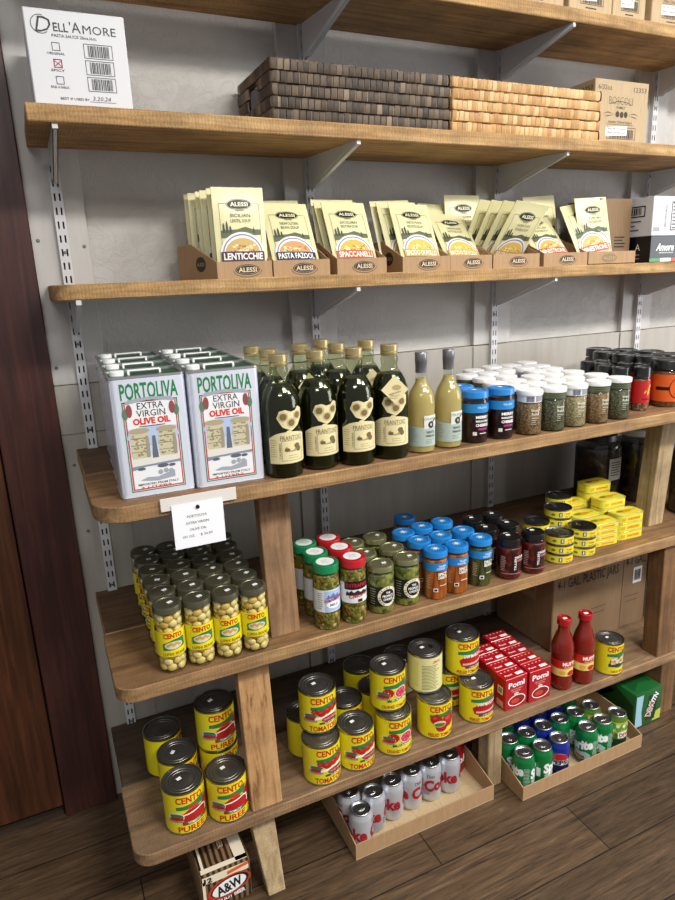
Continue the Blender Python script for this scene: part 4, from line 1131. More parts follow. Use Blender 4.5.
# ------------------------------------------------------------------ pouch shelf
def pouch(word, colr, subt, w=.128, h=.205, food='#e0b45a'):
    """flat soup pouch, foot at the origin, standing up along z, printed side towards -y"""
    o = empty('soup_pouch')
    CR = mat('#e5dfae', .35, 0, .1)
    nx, nz = 8, 12
    def bulge(u, v):
        a = max(0, 1 - (2*u/w)**2); b = max(0, min(1, v/.03)) * max(0, min(1, (h - .018 - v)/.04))
        return .0012 + .008 * a**.6 * b
    vs, fs = [], []
    for side in (-1, 1):
        k = len(vs)
        for j in range(nz+1):
            for i in range(nx+1):
                u = -w/2 + w*i/nx; v = h*j/nz
                vs.append((u, side*bulge(u, v), v))
        for j in range(nz):
            for i in range(nx):
                q = [k + j*(nx+1) + i, k + j*(nx+1) + i+1, k + (j+1)*(nx+1) + i+1, k + (j+1)*(nx+1) + i]
                fs.append(q if side < 0 else q[::-1])
    n = (nx+1)*(nz+1)
    edge = [i for i in range(nx+1)] + [(j+1)*(nx+1) - 1 for j in range(1, nz+1)] + [nz*(nx+1) + i for i in range(nx-1, -1, -1)] + [j*(nx+1) for j in range(nz-1, 0, -1)]
    for a, b in zip(edge, edge[1:] + edge[:1]): fs.append([b, a, a + n, b + n])
    MB().add(vs, fs, CR).build('pouch', o, ang=60)
    s = (lambda u, v, o_: (u, -bulge(u, v) - o_, v), .012, .012)
    L = MB(); K = mat('#23241f', .5)
    L.decal(frame(-.050, .03, .050, .168, .0007), s, K, .0008)
    L.decal(ell(0, .166, .029, .0105, 24), s, K, .0012); L.decal(ring(0, .166, .032, .013, .0012), s, mat('#8a8050', .5), .0012)
    L.decal(text('ALESSI', 0, .166, .009, .044, .03), s, mat('#e8e4c8', .4), .0017)
    for i, t_ in enumerate(subt): L.decal(text(t_, 0, .140 - .012*i, .0075, .05, .0), s, mat('#4a4a34', .5), .0012)
    L.decal(crect(0, .151, .022, .0012), s, mat('#6a6a50', .5), .0012)
    L.decal(poly((-.05, .088), (.05, .096), (.05, .108), (.03, .108), (.01, .114), (-.01, .108), (-.05, .106)), s, mat('#5d6648', .5), .0012)
    L.decal(join(*[poly((x, .10), (x + .006, .10), (x + .005, .122 - k_), (x + .003, .128 - k_), (x + .001, .122 - k_)) for x, k_ in ((-.046, .004), (-.038, 0), (-.030, .010), (.028, .014))]), s, mat('#3a4632', .5), .0015)
    L.decal(ell(0, .052, .055, .050, 24, 0, PI), s, mat('#f0ece4', .35), .0018)
    L.decal(ring(0, .052, .050, .045, .0028, 24, 0, PI), s, mat('#7a74a8', .4), .0022)
    L.decal(ell(0, .052, .044, .036, 24, 0, PI), s, mat(food, .45), .0022)
    r = random.Random(len(word))
    pts_ = [(r.uniform(-.03, .03), .054 + r.uniform(0, .018)) for _ in range(26)]
    L.decal(join(*[ell(a, b, .0042, .0026, 8) for a, b in pts_[:14]]), s, mat('#f2dfa8', .45), .0026)
    L.decal(join(*[ell(a, b, .003, .002, 8) for a, b in pts_[14:]]), s, mat('#a8672c', .45), .0026)
    L.decal(rect(-.054, .034, .054, .057), s, mat(colr, .4), .003)
    if word: L.decal(text(word, 0, .0455, .0145, .098, .03), s, mat('#f2f0e2', .4), .0034)
    L.build('label', o); return o
PK = {'len': pouch('LENTICCHIE', '#4a2848', ('SICILIAN', 'LENTIL SOUP'), food='#c9a868'),
      'faz': pouch('PASTA FAZOOL', '#26304e', ('NEAPOLITAN', 'BEAN SOUP'), food='#d89a62'),
      'spa': pouch('SPACCANELLI', '#c2582a', ('SICILIAN', 'SPLIT PEA SOUP'), food='#e0b24a'),
      'bro': pouch('BRODO DI POLLO', '#c9a64a', ('CHICKEN FLAVOR', 'NOODLE SOUP'), food='#e2bd58'),
      'min': pouch('MINESTRONE', '#c8402c', ('TUSCAN', 'VEGETABLE SOUP'), food='#d8b060')}
def put(k, x, y, back, side, rz, label, dz=0):
    place(PK[k], (x, y, Z2 + .005 + dz), rz, label, 'pouch', 'soup pouches', (-back, side))

def tray(x0, x1, label, back=-.045, hs=.085, logo=True, flare=0):
    o = empty('display_tray'); o.location = ((x0+x1)/2, -.235, Z2); tag(o, label, 'display box', 'cardboard pouch trays')
    w = (x1-x0)/2; d = back + .235; t = .0025; hf = .039
    m = MB().box((-w, 0, 0), (w, d, t), CARD)
    m.box((-w, 0, t), (w, t, hf), CARD).box((-w, d-t, t), (w, d, hs), CARD)
    xf = lambda x: Matrix(((0, 0, 1, x), (1, 0, 0, 0), (0, 1, 0, 0), (0, 0, 0, 1)))
    pl = [(t, t), (d-t, t), (d-t, hs), (d*.62, hs), (t, hf)]
    m.prism(pl, 0, t, CARD, 0, xf(-w)); m.prism(pl, 0, t, CARD, 0, xf(w-t))
    if flare: m.v = [(x - flare * max(0, y)/d * (x < 0), y, z) for x, y, z in m.v]
    m.build('body', o, ang=20)
    if logo:
        L = MB(); s = FRONT(0); c_ = .006
        K = mat('#2a241e', .6)
        L.decal(ell(c_, .019, .031, .0125, 24), s, K, .0005); L.decal(ring(c_, .018, .036, .0165, .0012, 24, PI, 2*PI), s, K, .0005)
        L.decal(ring(c_, .019, .0285, .0105, .0008), s, mat('#c7a67e', .6), .0007)
        L.decal(text('ALESSI', c_, .019, .010, .046, .03), s, mat('#d8c2a0', .6), .0009)
        l = ((lambda u, v, o_: (-w - o_ - flare*(d*.5 - u)/d, d*.5 - u, v)), 0, 0); L.decal(ell(.02, .036, .024, .018, 24), l, K, .0005); L.decal(text('ALESSI', .02, .036, .008, .036, .02), l, mat('#a98a64', .6), .0009)
        L.build('print', o)
    return o
T = [(.369, .507), (.511, .664), (.685, .830), (.880, 1.033), (1.034, 1.178), (1.183, 1.354), (1.371, 1.545)]
kinds = ['lentil', 'navy-banded bean', 'orange-banded pea', 'noodle', 'second noodle', 'sideways leaning noodle', 'red-banded']
for (a, b), k in zip(T, kinds): tray(a, b, 'cardboard display tray holding the %s soup pouches' % k, flare=.05 if k == 'lentil' else 0)
L0 = 'cream soup pouch '
put('len', .441, -.214, 3, 0, 0, L0 + 'with purple band standing upright at the far left')
for i, (xx, yy, tl) in enumerate(((.437, -.188, 3), (.429, -.150, 2), (.424, -.128, 3), (.412, -.092, 1), (.408, -.070, 2))):
    put('len', xx, yy, tl, 0, random.uniform(-1, 1), L0 + 'behind the purple-banded one, %s in line' % NTH[i])
put('faz', .588, -.212, 29, 1, 0, L0 + 'with navy band leaning back')
put('faz', .590, -.172, 27, 1, 0, L0 + 'tucked behind the navy-banded one'); put('faz', .594, -.128, 20, -1, 0, L0 + 'grey in shade, rearmost behind the navy-banded one')
put('spa', .757, -.212, 27, 1, 0, L0 + 'with orange band leaning back')
put('spa', .755, -.176, 25, -1, 0, L0 + 'tucked behind the orange-banded one'); put('spa', .750, -.136, 18, 0, 0, L0 + 'rearmost behind the orange-banded one')
put('bro', .962, -.212, 28, 2, 0, L0 + 'with golden band leaning back beside the orange-banded tray')
put('bro', .946, -.174, 24, -1, 0, L0 + 'just behind the first golden-banded one'); put('bro', .940, -.134, 18, -2, 0, L0 + 'rearmost behind the first golden-banded one')
put('bro', 1.112, -.212, 40, 3, 0, L0 + 'with golden band slumped low in the second noodle tray')
put('bro', 1.105, -.170, 34, -3, 0, L0 + 'tucked behind the slumped golden-banded one'); put('bro', 1.100, -.120, 22, 3, 0, L0 + 'upper rear one behind the slumped pouch')
put('bro', 1.190, -.088, 6, 0, 0, L0 + 'standing greyish upright against the wall', .01)
put('bro', 1.272, -.152, -33, 6, 4, L0 + 'tipped forward over the tray lip, frontmost of its fan')
for i in range(3): put('bro', 1.252 - .016*i, -.128 + .024*i, -31 + 3*i, 5, 5, L0 + 'tipped forward, %s behind in the fan' % NTH[i])
put('min', 1.452, -.210, 40, -3, 0, L0 + 'with red band slumped low behind the empty-looking lip')
put('min', 1.462, -.150, 30, 2, 0, L0 + 'propped behind the slumped red-banded one'); put('min', 1.500, -.098, 8, -4, 0, L0 + 'greyish, standing upright behind the red-banded ones', .012)
put('min', 1.604, -.224, 24, -9, -3, L0 + 'with red band leaning in front of the tall brown carton')
put('min', 1.626, -.200, 11, -3, -2, L0 + 'second one in front of the tall brown carton')
# tall brown carton with its torn-down lip
o = empty('display_carton'); o.location = (1.650, -.235, Z2); tag(o, 'tall open brown carton with low front lip holding red-banded pouches', 'carton')
m = MB().box((-.100, .0, 0), (.102, .0025, .039), CARD).box((-.100, 0, 0), (.102, .069, .0025), CARD).box((-.1, .0025, .0025), (-.0975, .069, .04), CARD).box((.0995, .0025, .0025), (.102, .069, .039), CARD)
m.build('front_lip', o)
m = MB().box((.006, .070, 0), (.152, .21, .205), CARD_D, .001)
m.build('body', o)
L = MB(); L.decal(lines(.08, .13, .055, .085, 4, .004), FRONT(.07), INK, .0006)
L.decal(ell(-.012, .019, .033, .014), FRONT(0), mat('#8d7350', .6), .0005); L.decal(text('ALESSI', -.012, .019, .009, .05), FRONT(0), mat('#b99c74', .6), .0008); L.build('print', o)
# black and white carton
o = empty('pasta_carton'); o.location = (1.818, -.235, Z2); tag(o, 'white over black printed carton at the right end of the pouch shelf', 'carton')
MB().box((0, 0, .084), (.24, .2, .206), mat('#d9dadd', .45), .0015).box((0, 0, 0), (.24, .2, .0838), mat('#121214', .35), .0015).build('body', o)
L = MB(); s = FRONT(0)
L.decal(text('Amore', .068, .048, .022, .085, .03, .35), s, WHITE, .0006); L.decal(crect(.075, .030, .07, .004), s, mat('#a8a8a8', .5), .0006)
for i, c_ in enumerate(('#2c8a4a', '#f0f0f0', '#c8382c')): L.decal(rect(.0 + .05*i, .002, .05 + .05*i, .013), s, mat(c_, .4), .0006)
L.decal(frame(.085, .10, .20, .19, .003), s, INK, .0006); L.decal(join(*[rect(.092, .106 + .011*i, .19, .111 + .011*i) for i in range(8)]), s, mat('#6a6a70', .5), .0006)
L.decal(text('FRESH PASTA SAUCE', .060, .145, .008, .07, .01, 0, PI/2), s, mat('#4a4a4e', .5), .0006); L.decal(crect(.02, .104, .03, .012), s, mat('#9a9aa0', .5), .0006)
l = LEFT(0, .1)
L.decal(frame(-.07, .145, .07, .18, .004), l, INK, .0006); L.decal(barcode(-.055, .152, .055, .174), l, INK, .0006); L.decal(lines(-.05, .06, .105, .132, 3, .005), l, mat('#6a6a70', .5), .0006)
L.decal(text('A', .05, .05, .02), l, WHITE, .0006); L.decal(lines(-.02, .06, .014, .026, 3, .003), l, mat('#a0a0a0', .5), .0006)
L.build('print', o)

# ------------------------------------------------------------------ basket shelf
o = empty('sauce_carton'); o.location = (.117, -.245, Z1); o.rotation_euler = (0, 0, math.radians(-1.5)); tag(o, 'white pasta sauce carton with checkbox print at the far left', 'carton')
w = .0955
MB().box((-w, 0, 0), (w, .2, .178), mat('#d6d6d9', .5), .002).build('body', o)
L = MB(); s = FRONT(0); K = mat('#2c2c32', .5)
def cen(u, v): return (u, v)
L.decal(text('D', -.062, .150, .028, .030, -.005, .25), s, K, .0005); L.decal(ring(-.066, .150, .018, .017, .0012, 28, 1.2, 5.4), s, K, .0006)
L.decal(text('ELL', -.029, .147, .015, .028, .01), s, K, .0005); L.decal(text("'", -.011, .150, .015, None, .01), s, K, .0005); L.decal(text('A', .000, .149, .019, .017, .0), s, K, .0005); L.decal(text('MORE', .0445, .147, .015, .064, .0), s, K, .0005)
L.decal(text('PASTA SAUCE 25oz./6ct.', -.005, .132, .0052, .085, .01), s, K, .0005)
for i, t_ in enumerate(('ORIGINAL', 'SPICY', 'BASIL & GARLIC')):
    v = .112 - .0305*i
    L.decal(frame(-.050, v - .0075, -.035, v + .0075, .0012), s, K, .0005)
    L.decal(text(t_, -.044, v - .0125, .0042, .026 if i == 1 else .034, .01), s, K, .0005)
    L.decal(frame(.010, v - .017, .066, v + .010, .0012), s, K, .0005); L.decal(barcode(.018, v - .014, .059, v + .007), s, K, .0005)
RDI = mat('#b01838', .5); v = .0815
for a in (1, -1): L.decal(poly((-.050, v - .0062*a - .0008), (-.035, v + .0062*a - .0008), (-.035, v + .0062*a + .0008), (-.050, v - .0062*a + .0008)), s, RDI, .0008)
L.decal(frame(-.0505, v - .008, -.0345, v + .008, .001), s, RDI, .0007)
L.decal(text('BEST IF USED BY', -.018, .018, .0045, .056, .01), s, K, .0005); L.decal(text('3.20.24', .034, .021, .0075, .036, .0, .2), s, mat('#4a2840', .5), .0005); L.decal(rect(.010, .014, .062, .0148), s, K, .0005)
L.build('print', o)

def basket(x0, x1, m, liner, label, rows=5, bw=.0165, H=.132):
    o = empty('woven_basket'); o.location = ((x0+x1)/2, -.252, Z1); tag(o, label, 'basket')
    w = (x1-x0)/2 - .004; d = .245; t = .006
    hole = (d*.38, d*.66, H*.42, H*.78)
    b = MB()
    b.box((-w, .004, 0), (w, d, .004), liner).box((-w + .002, .004, 0), (w - .002, .004 + t, H - .003), liner).box((-w + .002, d - t, 0), (w - .002, d, H - .003), liner)
    for sx in (-1, 1):
        X = sx*(w - t/2 - .002)
        b.box((X - t/2, .004, 0), (X + t/2, hole[0], H - .003), liner).box((X - t/2, hole[1], 0), (X + t/2, d, H - .003), liner)
        b.box((X - t/2, hole[0], 0), (X + t/2, hole[1], hole[2]), liner).box((X - t/2, hole[0], hole[3]), (X + t/2, hole[1], H - .003), liner)
    b.build('liner', o)
    b = MB(); rh = H / rows; r = random.Random(4)
    def strip(fn, u, z, bw_, hh):
        # one bulged strip segment
        n = 5; vs, fs = [], []
        for j, (a, bul) in enumerate(((.02, .0), (.08, .0052), (.3, .0066), (.7, .0066), (.92, .0052), (.98, .0))):
            zz = z + hh * a
            sk = .0018 * (a - .5)
            for uu, e in ((u - bw_*.5 + sk, -.0042), (u - bw_*.40 + sk, -.0012), (u + bw_*.34 + sk, .0018), (u + bw_*.5 + sk, .0006)):
                vs.append(fn(uu, zz, max(0, bul + e)))
        for j in range(n):
            for i in range(3): fs.append([j*4+i, j*4+i+1, (j+1)*4+i+1, (j+1)*4+i])
        b.add(vs, fs, m)
    for k in range(rows):
        z = k*rh + .001; off = (k % 2)*.5
        n = int(2*w / bw)
        for i in range(-1 if k % 2 else 0, n):
            u = -w + (i + .3 + off*.8) * (2*w / n)
            u = max(-w + bw*.35, min(u, w - bw*.4))
            hh = rh * (1.0 + r.uniform(-.05, .04)); bb = (2*w/n) * r.uniform(.9, .99)
            strip(lambda a, c_, e: (a, .004 - e, c_), u, z, bb, hh); strip(lambda a, c_, e: (a, d + e, c_), u, z, bb, hh)
        n = int(d / bw)
        for i in range(n):
            u = min((i + .25 + off) * (d / n), d - bw*.4)
            if hole[0] - .004 < u < hole[1] + .004 and z + rh > hole[2] + .01 and z < hole[3] - .01: continue
            strip(lambda a, c_, e: (-w - e + .002, a, c_), u, z, d/n, rh*1.06); strip(lambda a, c_, e: (w + e - .002, a, c_), u, z, d/n, rh*1.06)
    b.build('weave', o, ang=28, kind='stuff')
    for yy in (.004, d - .004):
        rm = MB()
        for k in range(int(2*w/.012)):
            u = -w + .006 + k*.012
            rm.box((u - .0056, yy - .005, H - .005), (u + .0056, yy + .005, H + .001), m, .0015)
        rm.build('rim', o, kind='stuff')
    return o
basket(.524, 1.018, DARKSTRAW, mat('#211a17', .7), 'dark brown woven basket with side handle hole')
basket(1.022, 1.546, TANSTRAW, mat('#4e3519', .7), 'tan woven basket beside the dark one', bw=.0158)
def kraft(x0, x1, y, z, h, label, num=True, dep=.17):
    o = empty('kraft_carton'); o.location = ((x0+x1)/2, y, z); tag(o, label, 'carton'); w = (x1-x0)/2
    MB().box((-w, 0, 0), (w, dep, h), CARD_P, .002).build('body', o)
    L = MB(); s = FRONT(0); K = mat('#3a2c1e', .6)
    k = w / .1
    if num:
        L.decal(text('6/32oz', -.064*k, h - .022, .013, .05*k, .0), s, K, .0005); L.decal(text('12353', .066*k, h - .022, .013, .048*k, .0), s, K, .0005)
        l = LEFT(-w, dep/2); L.decal(text('12353', .05, h - .022, .013, .05), l, K, .0005)
    L.decal(text('BOSCOLI', -.004, h*.70, .022, .088*k, -.012), s, mat('#8d6f4c', .6), .0004); L.decal(text('BOSCOLI', -.004, h*.70, .022, .088*k, -.03), s, K, .0005)
    L.decal(text('FAMILY', -.002, h*.60, .007, .034*k, .01), s, K, .0005)
    L.decal(join(*[ring(-.002, h*.60, .045*k, .018, .0018, 16, .5, 2.64)]), s, K, .0005)
    L.decal(join(ell(-.014*k, h*.50, .008, .009, 14), ell(.002, h*.495, .008, .009, 14), ell(.017*k, h*.50, .008, .009, 14)), s, K, .0005)
    for sx in (-1, 1):
        L.decal(poly((sx*.026*k, h*.50), (sx*.05*k, h*.53), (sx*.068*k, h*.49), (sx*.05*k, h*.515)), s, K, .0005); L.decal(poly((sx*.026*k, h*.49), (sx*.05*k, h*.46), (sx*.064*k, h*.45), (sx*.05*k, h*.475)), s, K, .0005)
    L.decal(text('Italian Olive Salad', -.002, h*.385, .008, .086*k, .0), s, K, .0005); L.decal(crect(-.002, h*.345, .1*k, .0012), s, K, .0005)
    L.decal(frame(-.05*k, .024, .058*k, .058, .0015), s, K, .0005); L.decal(barcode(-.04*k, .027, .05*k, .052), s, K, .0006)
    ww = MB(); ww.box((-.055*k, -.0012, .034), (.025*k, -.0007, .060), WHITE); ww.v = [(a, b, c_ + a*.06) for a, b, c_ in ww.v]
    for i, t_ in enumerate(('Best By 12/23/24', 'Made On 06/23/23')):
        ww.decal(text(t_, -.015*k, .053 - .011*i, .0045, .066*k, .01), FRONT(-.0013), INK, .0004)
    ww.build('sticker', o, 'white date sticker')
    L.decal(crect(.0, .016, .05*k, .003), s, K, .0005)
    L.build('print', o); return o
kraft(1.578, 1.803, -.195, Z1, .188, 'kraft carton with olive print behind the tan basket')
kraft(1.20, 1.397, -.242, Z0, .18, 'kraft carton on the topmost shelf, leftmost in view', False)
kraft(1.416, 1.5765, -.242, Z0, .18, 'kraft carton on the topmost shelf, left of the wide dark gap', False)
kraft(1.5795, 1.709, -.242, Z0, .18, 'kraft carton on the topmost shelf, between two others', False)
kraft(1.735, 1.905, -.242, Z0, .18, 'kraft carton on the topmost shelf at the picture corner', False)

# ------------------------------------------------------------------ floor goods
def soda(kind):
    R, H = .033, .1225; o = empty('soda_can')
    bodyc = {'diet': mat('#cdd0d8', .32, .55, .2), 'lemon': mat('#0a7a3c', .28, .35, .3), 'cola': mat('#1a2c98', .28, .35, .3), 'dew': mat('#5a7a28', .3, .3, .3), 'red': mat('#b0121c', .3, .3, .3)}[kind]
    MB().lathe([(0, .006), (.018, .005), (.023, 0), (.025, 0), (.029, .006), (.0325, .013), (R, .018), (R, .102), (.0315, .106), (.028, .114), (.0268, .118)], bodyc, 36).build('body', o)
    MB().lathe([(.0268, .1175), (.0275, .1195), (.0275, .1215), (.0265, .1222), (.0250, .1215), (.0242, .117), (.0225, .1155), (.021, .1175), (0, .118)], ALU, 36).build('lid', o)
    tb = MB().prism([(.008*cos(a)*.9, .013*sin(a) + .003) for a in [i*PI/8 for i in range(16)]], .1182, .1194, ALU, .0003)
    tb.lathe([(.003, .1194), (.003, .1202), (0, .1204)], ALU, 12); tb.build('pull_tab', top_of(o))
    L = MB(); s = CYL(R + .0002)
    if kind == 'diet':
        RD = mat('#a01a24', .35)
        for c_ in (.0, R*PI):
            L.decal(text('Coke', c_, .062, .034, .094, .045), s, RD, .0004); L.decal(text('Diet', c_ - .026, .094, .010, .022, .0), s, mat('#2a2a2e', .4), .0004)
        L.decal(rect(-.05, .030, -.03, .05), s, mat('#8a8c92', .4), .0003)
    elif kind == 'red':
        L.decal(text('Cola', 0, .06, .026, .09, .03), s, WHITE, .0004)
    elif kind == 'lemon':
        for c_ in (.0, R*PI):
            L.decal(text('Sprite', c_, .070, .028, .084, .06, .25, .2), s, mat('#eef2ee', .35), .0006); 
            L.decal(poly((c_ - .034, .022), (c_ + .034, .022), (c_ + .036, .04), (c_ + .02, .05), (c_ + .005, .046), (c_ - .012, .052), (c_ - .036, .042)), s, mat('#9ec4b8', .4), .0003)
            L.decal(rect(c_ - .012, .024, c_ + .018, .034), s, mat('#c83a34', .4), .0005)
        L.decal(lines(.042, .064, .03, .085, 12, .0016), s, mat('#b8d0c0', .4), .0003); L.decal(crect(-.054, .05, .012, .03), s, mat('#d8dcd8', .4), .0003)
    elif kind == 'cola':
        L.lathe([(R + .0001, .018), (R + .0001, .050)], mat('#101218', .35), 36)
        for c_ in (.0, R*PI):
            L.decal(ell(c_, .056, .031, .032, 32), s, mat('#f0f0f2', .35), .0004)
            L.decal(ell(c_, .061, .030, .0265, 24, .12, PI - .12), s, mat('#b01c26', .35), .0007); L.decal(ell(c_, .050, .030, .025, 24, PI + .1, 2*PI - .1), s, mat('#14204a', .35), .0007)
            L.decal(text('PEPSI', c_, .0565, .0125, .052, .05), s, mat('#14161c', .4), .0009)
    elif kind == 'dew':
        L.lathe([(R + .0001, .060), (R + .0001, .103)], mat('#c8cc4a', .35, .2), 36)
        L.decal(join(*[ell(-.04 + .016*i, .08 + .008*(i % 2), .009, .013, 12) for i in range(7)]), s, mat('#5c9a3a', .4), .0003)
        L.decal(join(*[ell(-.03 + .02*i, .09, .006, .007, 12) for i in range(4)]), s, mat('#e8e4b8', .4), .0005)
        L.decal(poly((-.008, .046), (.036, .050), (.036, .072), (-.008, .068)), s, WHITE, .0006); L.decal(text('DEW', .014, .059, .014, .036, .04, 0, .08), s, mat('#b01c26', .4), .0009)
        L.decal(text('MTN', -.02, .062, .010, .018, .03, .2, .08), s, mat('#17401c', .4), .0006); L.lathe([(R + .00012, .018), (R + .00012, .042)], mat('#1c4020', .35, .2), 36)
    L.build('label', o); return o
SD = {k: soda(k) for k in ('diet', 'lemon', 'cola', 'dew', 'red')}
def canttray(x0, x1, y0, y1, hf, hb, label, pads):
    o = empty('can_tray'); o.location = ((x0+x1)/2, y0, 0); tag(o, label, 'tray', 'open cardboard can trays')
    w = (x1-x0)/2; d = y1-y0; t = .003
    xf = lambda x: Matrix(((0, 0, 1, x), (1, 0, 0, 0), (0, 1, 0, 0), (0, 0, 0, 1)))
    m = MB().box((-w, 0, 0), (w, d, t), CARD_P).box((-w, 0, t), (w, t, hf), CARD).box((-w, d-t, t), (w, d, hb), CARD)
    pl = [(t, t), (d-t, t), (d-t, hb), (d*.45, hb), (t, hf)]
    m.prism(pl, 0, t, CARD, 0, xf(-w)); m.prism(pl, 0, t, CARD, 0, xf(w-t))
    m.build('body', o, ang=20)
    if pads:
        b = MB()
        for i in range(6):
            for j in range(3):
                q = MB().lathe([(.031, 0), (.0305, .0008), (.0295, .0008), (.029, 0)], CARD_P, 24, (-w + .045 + .0725*i, .05 + .075*j), t); b.add(q.v, q.f, CARD_P)
        b.build('can_marks', o, kind='stuff')
    return o
canttray(.529, .984, -.545, -.262, .050, .082, 'open cardboard tray of silver soda cans on the floor', True)
canttray(1.054, 1.540, -.590, -.345, .046, .082, 'open cardboard tray of green and blue soda cans on the floor', False)
dk = [(.564, -.509, -78, 'silver diet cola can alone at the front left corner of its tray'), (.563, -.438, -30, 'silver diet cola can at the left of the row, in shade'), (.624, -.470, 110, 'silver diet cola can, second from left in its row'),
      (.690, -.457, -66, 'silver diet cola can, third from left in its row'), (.757, -.449, -122, 'silver diet cola can, fourth from left in its row'), (.8245, -.448, 18, 'silver diet cola can, fifth from left in its row'), (.892, -.449, -72, 'silver diet cola can at the right end of its row')]
for x, y, rz, lb in dk: place(SD['diet'], (x, y, .0034), rz, lb, 'can', 'silver diet cola cans')
place(SD['red'], (.945, -.395, .0034), 0, 'red soda can half hidden behind the silver cans', 'can')
sv = [(1.091, -.545, 'lemon', -112, 'front left corner'), (1.1575, -.548, 'lemon', 38, 'second from left in front'), (1.2255, -.546, 'cola', -32, 'third from left in front'), (1.340, -.548, 'lemon', -84, 'leaning forward right of the gap'), (1.4065, -.545, 'lemon', -84, 'beside the citrus can'), (1.4735, -.542, 'dew', -22, 'front right corner'),
      (1.090, -.478, 'lemon', 20, 'second row, leftmost'), (1.1565, -.481, 'lemon', 10, 'second row, second from left'), (1.224, -.479, 'cola', -20, 'second row, third from left'), (1.2915, -.479, 'lemon', -80, 'second row, right of the blue can'), (1.359, -.478, 'lemon', -30, 'second row, behind the leaning can'), (1.428, -.476, 'dew', -30, 'second row, right end'),
      (1.123, -.413, 'lemon', 0, 'third row, leftmost'), (1.190, -.412, 'cola', 0, 'third row, second from left'), (1.258, -.411, 'cola', 0, 'third row, third from left'), (1.325, -.411, 'cola', 0, 'third row, fourth from left'), (1.393, -.409, 'lemon', 0, 'third row, right end')]
nmz = {'lemon': 'green lemon-lime soda can', 'cola': 'blue cola can', 'dew': 'yellow-green citrus soda can'}
for x, y, k, rz, lb in sv: place(SD[k], (x, y, .0034), rz, '%s in the mixed tray, %s' % (nmz[k], lb), 'can', 'cans in the mixed tray')
# root beer carton
def sodabox(name, x0, x1, y0, y1, h, m, label):
    o = empty(name); o.location = ((x0+x1)/2, y0, 0); tag(o, label, 'carton'); w = (x1-x0)/2
    MB().box((-w, 0, 0), (w, y1-y0, h), m, .008, None, 2).build('body', o); return o, w, y1-y0
def plankprint():
    t = NT('printed_planks'); v = t.coords((1, 1, 1))
    w_ = t.n('TexWave', wave_type='BANDS', bands_direction='X', Scale=22, Distortion=1.5, Detail=3); t.l(v, w_.inputs['Vector'])
    return t.base(t.ramp(w_.outputs['Fac'], [(.2, '#2a1c12'), (.5, '#5c452f'), (.8, '#7d6244')]), .35)
o, w, d = sodabox('root_beer_carton', .124, .252, -.514, -.13, .117, plankprint(), 'brown plank-printed root beer carton under the left end of the shelves')
L = MB(); s = FRONT(0)
CRM = mat('#e9dcc4', .4)
L.decal(rect(-w + .006, .090, w - .006, .1125), s, CRM, .0006); L.decal(rect(-w + .005, .03, -w + .012, .1), s, CRM, .0006)
L.decal(text('12', -.044, .101, .013, .020, .05), s, BLACK, .0012); L.decal(crect(-.044, .091, .014, .003), s, INK, .0012)
L.decal(poly((.004, .096), (.058, .104), (.058, .113), (.004, .106)), s, ORNG, .0012)
rot = lambda sh, a, cu, cv: ([(cu + (u-cu)*cos(a) - (v-cv)*sin(a), cv + (u-cu)*sin(a) + (v-cv)*cos(a)) for u, v in sh[0]], sh[1])
L.decal(rot(ell(.006, .062, .056, .030, 28), .2, .006, .062), s, mat('#b8391e', .4), .0014); L.decal(rot(ell(.008, .063, .049, .025, 28), .2, .008, .063), s, mat('#1c1512', .4), .0018); L.decal(rot(ell(.006, .062, .044, .022, 28), .2, .006, .062), s, WHITE, .0022)
L.decal(text('A&W', .006, .062, .027, .066, .03, 0, .2), s, BLACK, .0026); L.decal(text('ROOT BEER', .01, .030, .010, .07, .04, 0, .1), s, WHITE, .0012)
t = TOP(.117, 0, 0)
L.decal(poly((.030, .008), (w - .006, .008), (w - .006, .3), (.038, .3), (.026, .10)), t, CRM, .0006); L.decal(rect(-w + .006, .006, w - .006, .02), t, CRM, .0006)
L.decal(text('ROOT BEER', .006, .10, .013, .075, .03, 0, -PI/2), t, mat('#d8c8a8', .4), .0008); L.decal(text('AGED VANILLA', -.02, .09, .006, .05, .02, 0, -PI/2), t, mat('#b8a888', .4), .0008)
L.decal(rect(-w + .010, .02, -w + .016, .3), t, CRM, .0006)
L.build('print', o)
# citrus soda carton
o, w, d = sodabox('citrus_soda_carton', 1.579, 1.708, -.525, -.15, .134, mat('#195a28', .3, 0, .2), 'green citrus soda carton beside the mixed can tray')
L = MB(); s = FRONT(0)
L.decal(poly((-w + .004, .008), (-.026, .008), (-.034, .06), (-.028, .126), (-w + .004, .126)), s, mat('#9cc4d4', .4), .0006)
L.decal(poly((.02, .01), (w - .006, .01), (w - .006, .05), (.036, .044)), s, mat('#b8c850', .4), .0006)
L.decal(rot(crect(.014, .066, .044, .092), -.12, .014, .066), s, mat('#143a1c', .4), .0008)
L.decal(text('MTN', .022, .096, .020, .05, .05, .2, 1.0), s, WHITE, .0012); L.decal(text('DEW', .006, .062, .024, .058, .06, 0, 1.25), s, WHITE, .0012); L.decal(text('DEW', .006, .062, .022, .056, .0, 0, 1.25), s, mat('#b01c26', .4), .0016)
t = TOP(.134); L.decal(poly((-.05, .02), (.0, .05), (.05, .04), (.055, .12), (.0, .16), (-.05, .1)), t, mat('#134a20', .4), .0006)
L.decal(poly((-.055, .1), (-.02, .14), (.05, .2), (.05, .24), (-.055, .16)), t, mat('#57a044', .4), .0008)
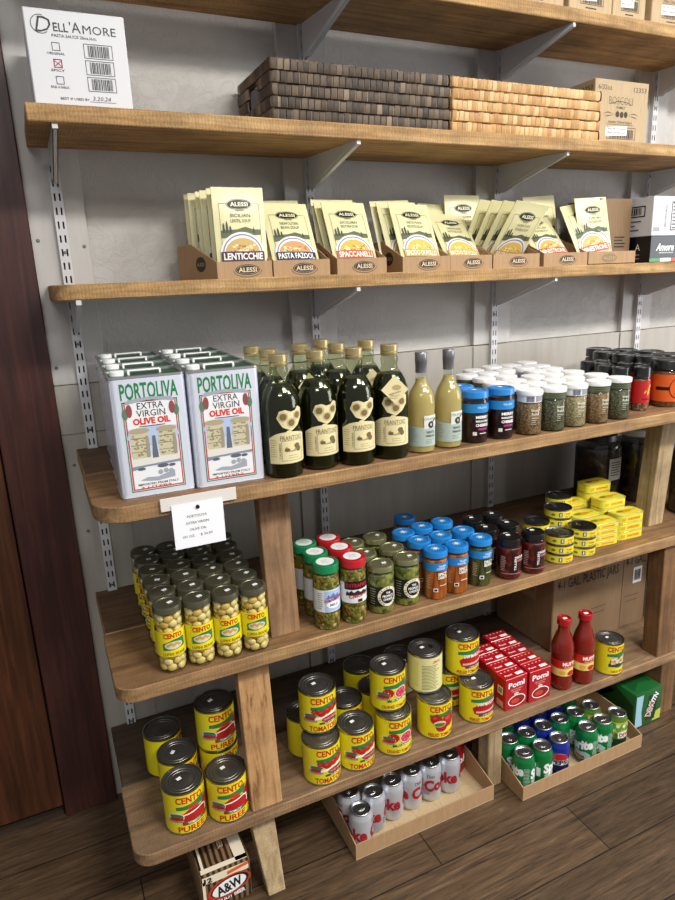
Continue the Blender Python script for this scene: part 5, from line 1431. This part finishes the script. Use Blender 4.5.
l = LEFT(-w, d/2); L.decal(poly((.02, .01), (.18, .01), (.18, .09), (.1, .124), (.04, .08)), l, mat('#124018', .4), .0006); L.decal(poly((-.1, .02), (.02, .03), (.1, .1), (.0, .11)), l, mat('#3f8a38', .4), .0006)
L.build('print', o)

# ------------------------------------------------------------------ light and camera
def area(name, loc, size, power, colr, target):
    d = bpy.data.lights.new(name, 'AREA'); d.shape = 'RECTANGLE'; d.size, d.size_y = size; d.energy = power; d.color = colr
    o = bpy.data.objects.new(name, d); COL.objects.link(o); o.location = loc
    o.rotation_euler = (Vector(target) - Vector(loc)).to_track_quat('-Z', 'Y').to_euler(); o['kind'] = 'helper'; return o
area('ceiling_light', (1.3, -2.7, 3.2), (1.2, .4), 106, (1, .97, .92), (1.3, -2.2, 0))
area('ceiling_light', (3.2, -2.7, 3.2), (1.2, .4), 95, (1, .97, .92), (3.0, -2.2, 0))
area('ceiling_light', (-.6, -3.4, 3.2), (1.2, .4), 40, (1, .97, .92), (-.4, -2.6, 0))
area('ceiling_light', (1.3, -.45, 3.2), (2.4, .15), 10, (1, .98, .95), (1.3, -.3, 0))  # added unseen strip lamp, brightens the wall band under the top shelf
area('window_light', (4.6, -2.4, 1.7), (1.6, 1.8), 62, (.93, .96, 1), (1.2, -.2, 1.2))
W = bpy.data.worlds.new('room'); S.world = W; W.use_nodes = True
bg = W.node_tree.nodes['Background']; bg.inputs['Color'].default_value = (.88, .90, .93, 1); bg.inputs['Strength'].default_value = .34

cam = bpy.data.cameras.new('camera'); co = bpy.data.objects.new('camera', cam); COL.objects.link(co)
cam.sensor_fit = 'VERTICAL'; cam.sensor_height = 36; cam.lens = 645.2 * 36 / 900
r_, u_, f_ = Vector((.905, -.425, -.039)), Vector((.143, .218, .965)), Vector((.402, .879, -.258))
f_.normalize(); r_ = (r_ - f_ * r_.dot(f_)).normalized(); u_ = r_.cross(f_)
M3 = Matrix((r_, u_, -f_)).transposed()
co.matrix_world = Matrix.Translation((-.0510, -1.799, 1.505)) @ M3.to_4x4()
cam.clip_start = .05
S.camera = co
S.view_settings.view_transform = 'Standard'; S.view_settings.look = 'None'; S.view_settings.gamma = 1; S.view_settings.use_curve_mapping = False
S.view_settings.exposure = 0
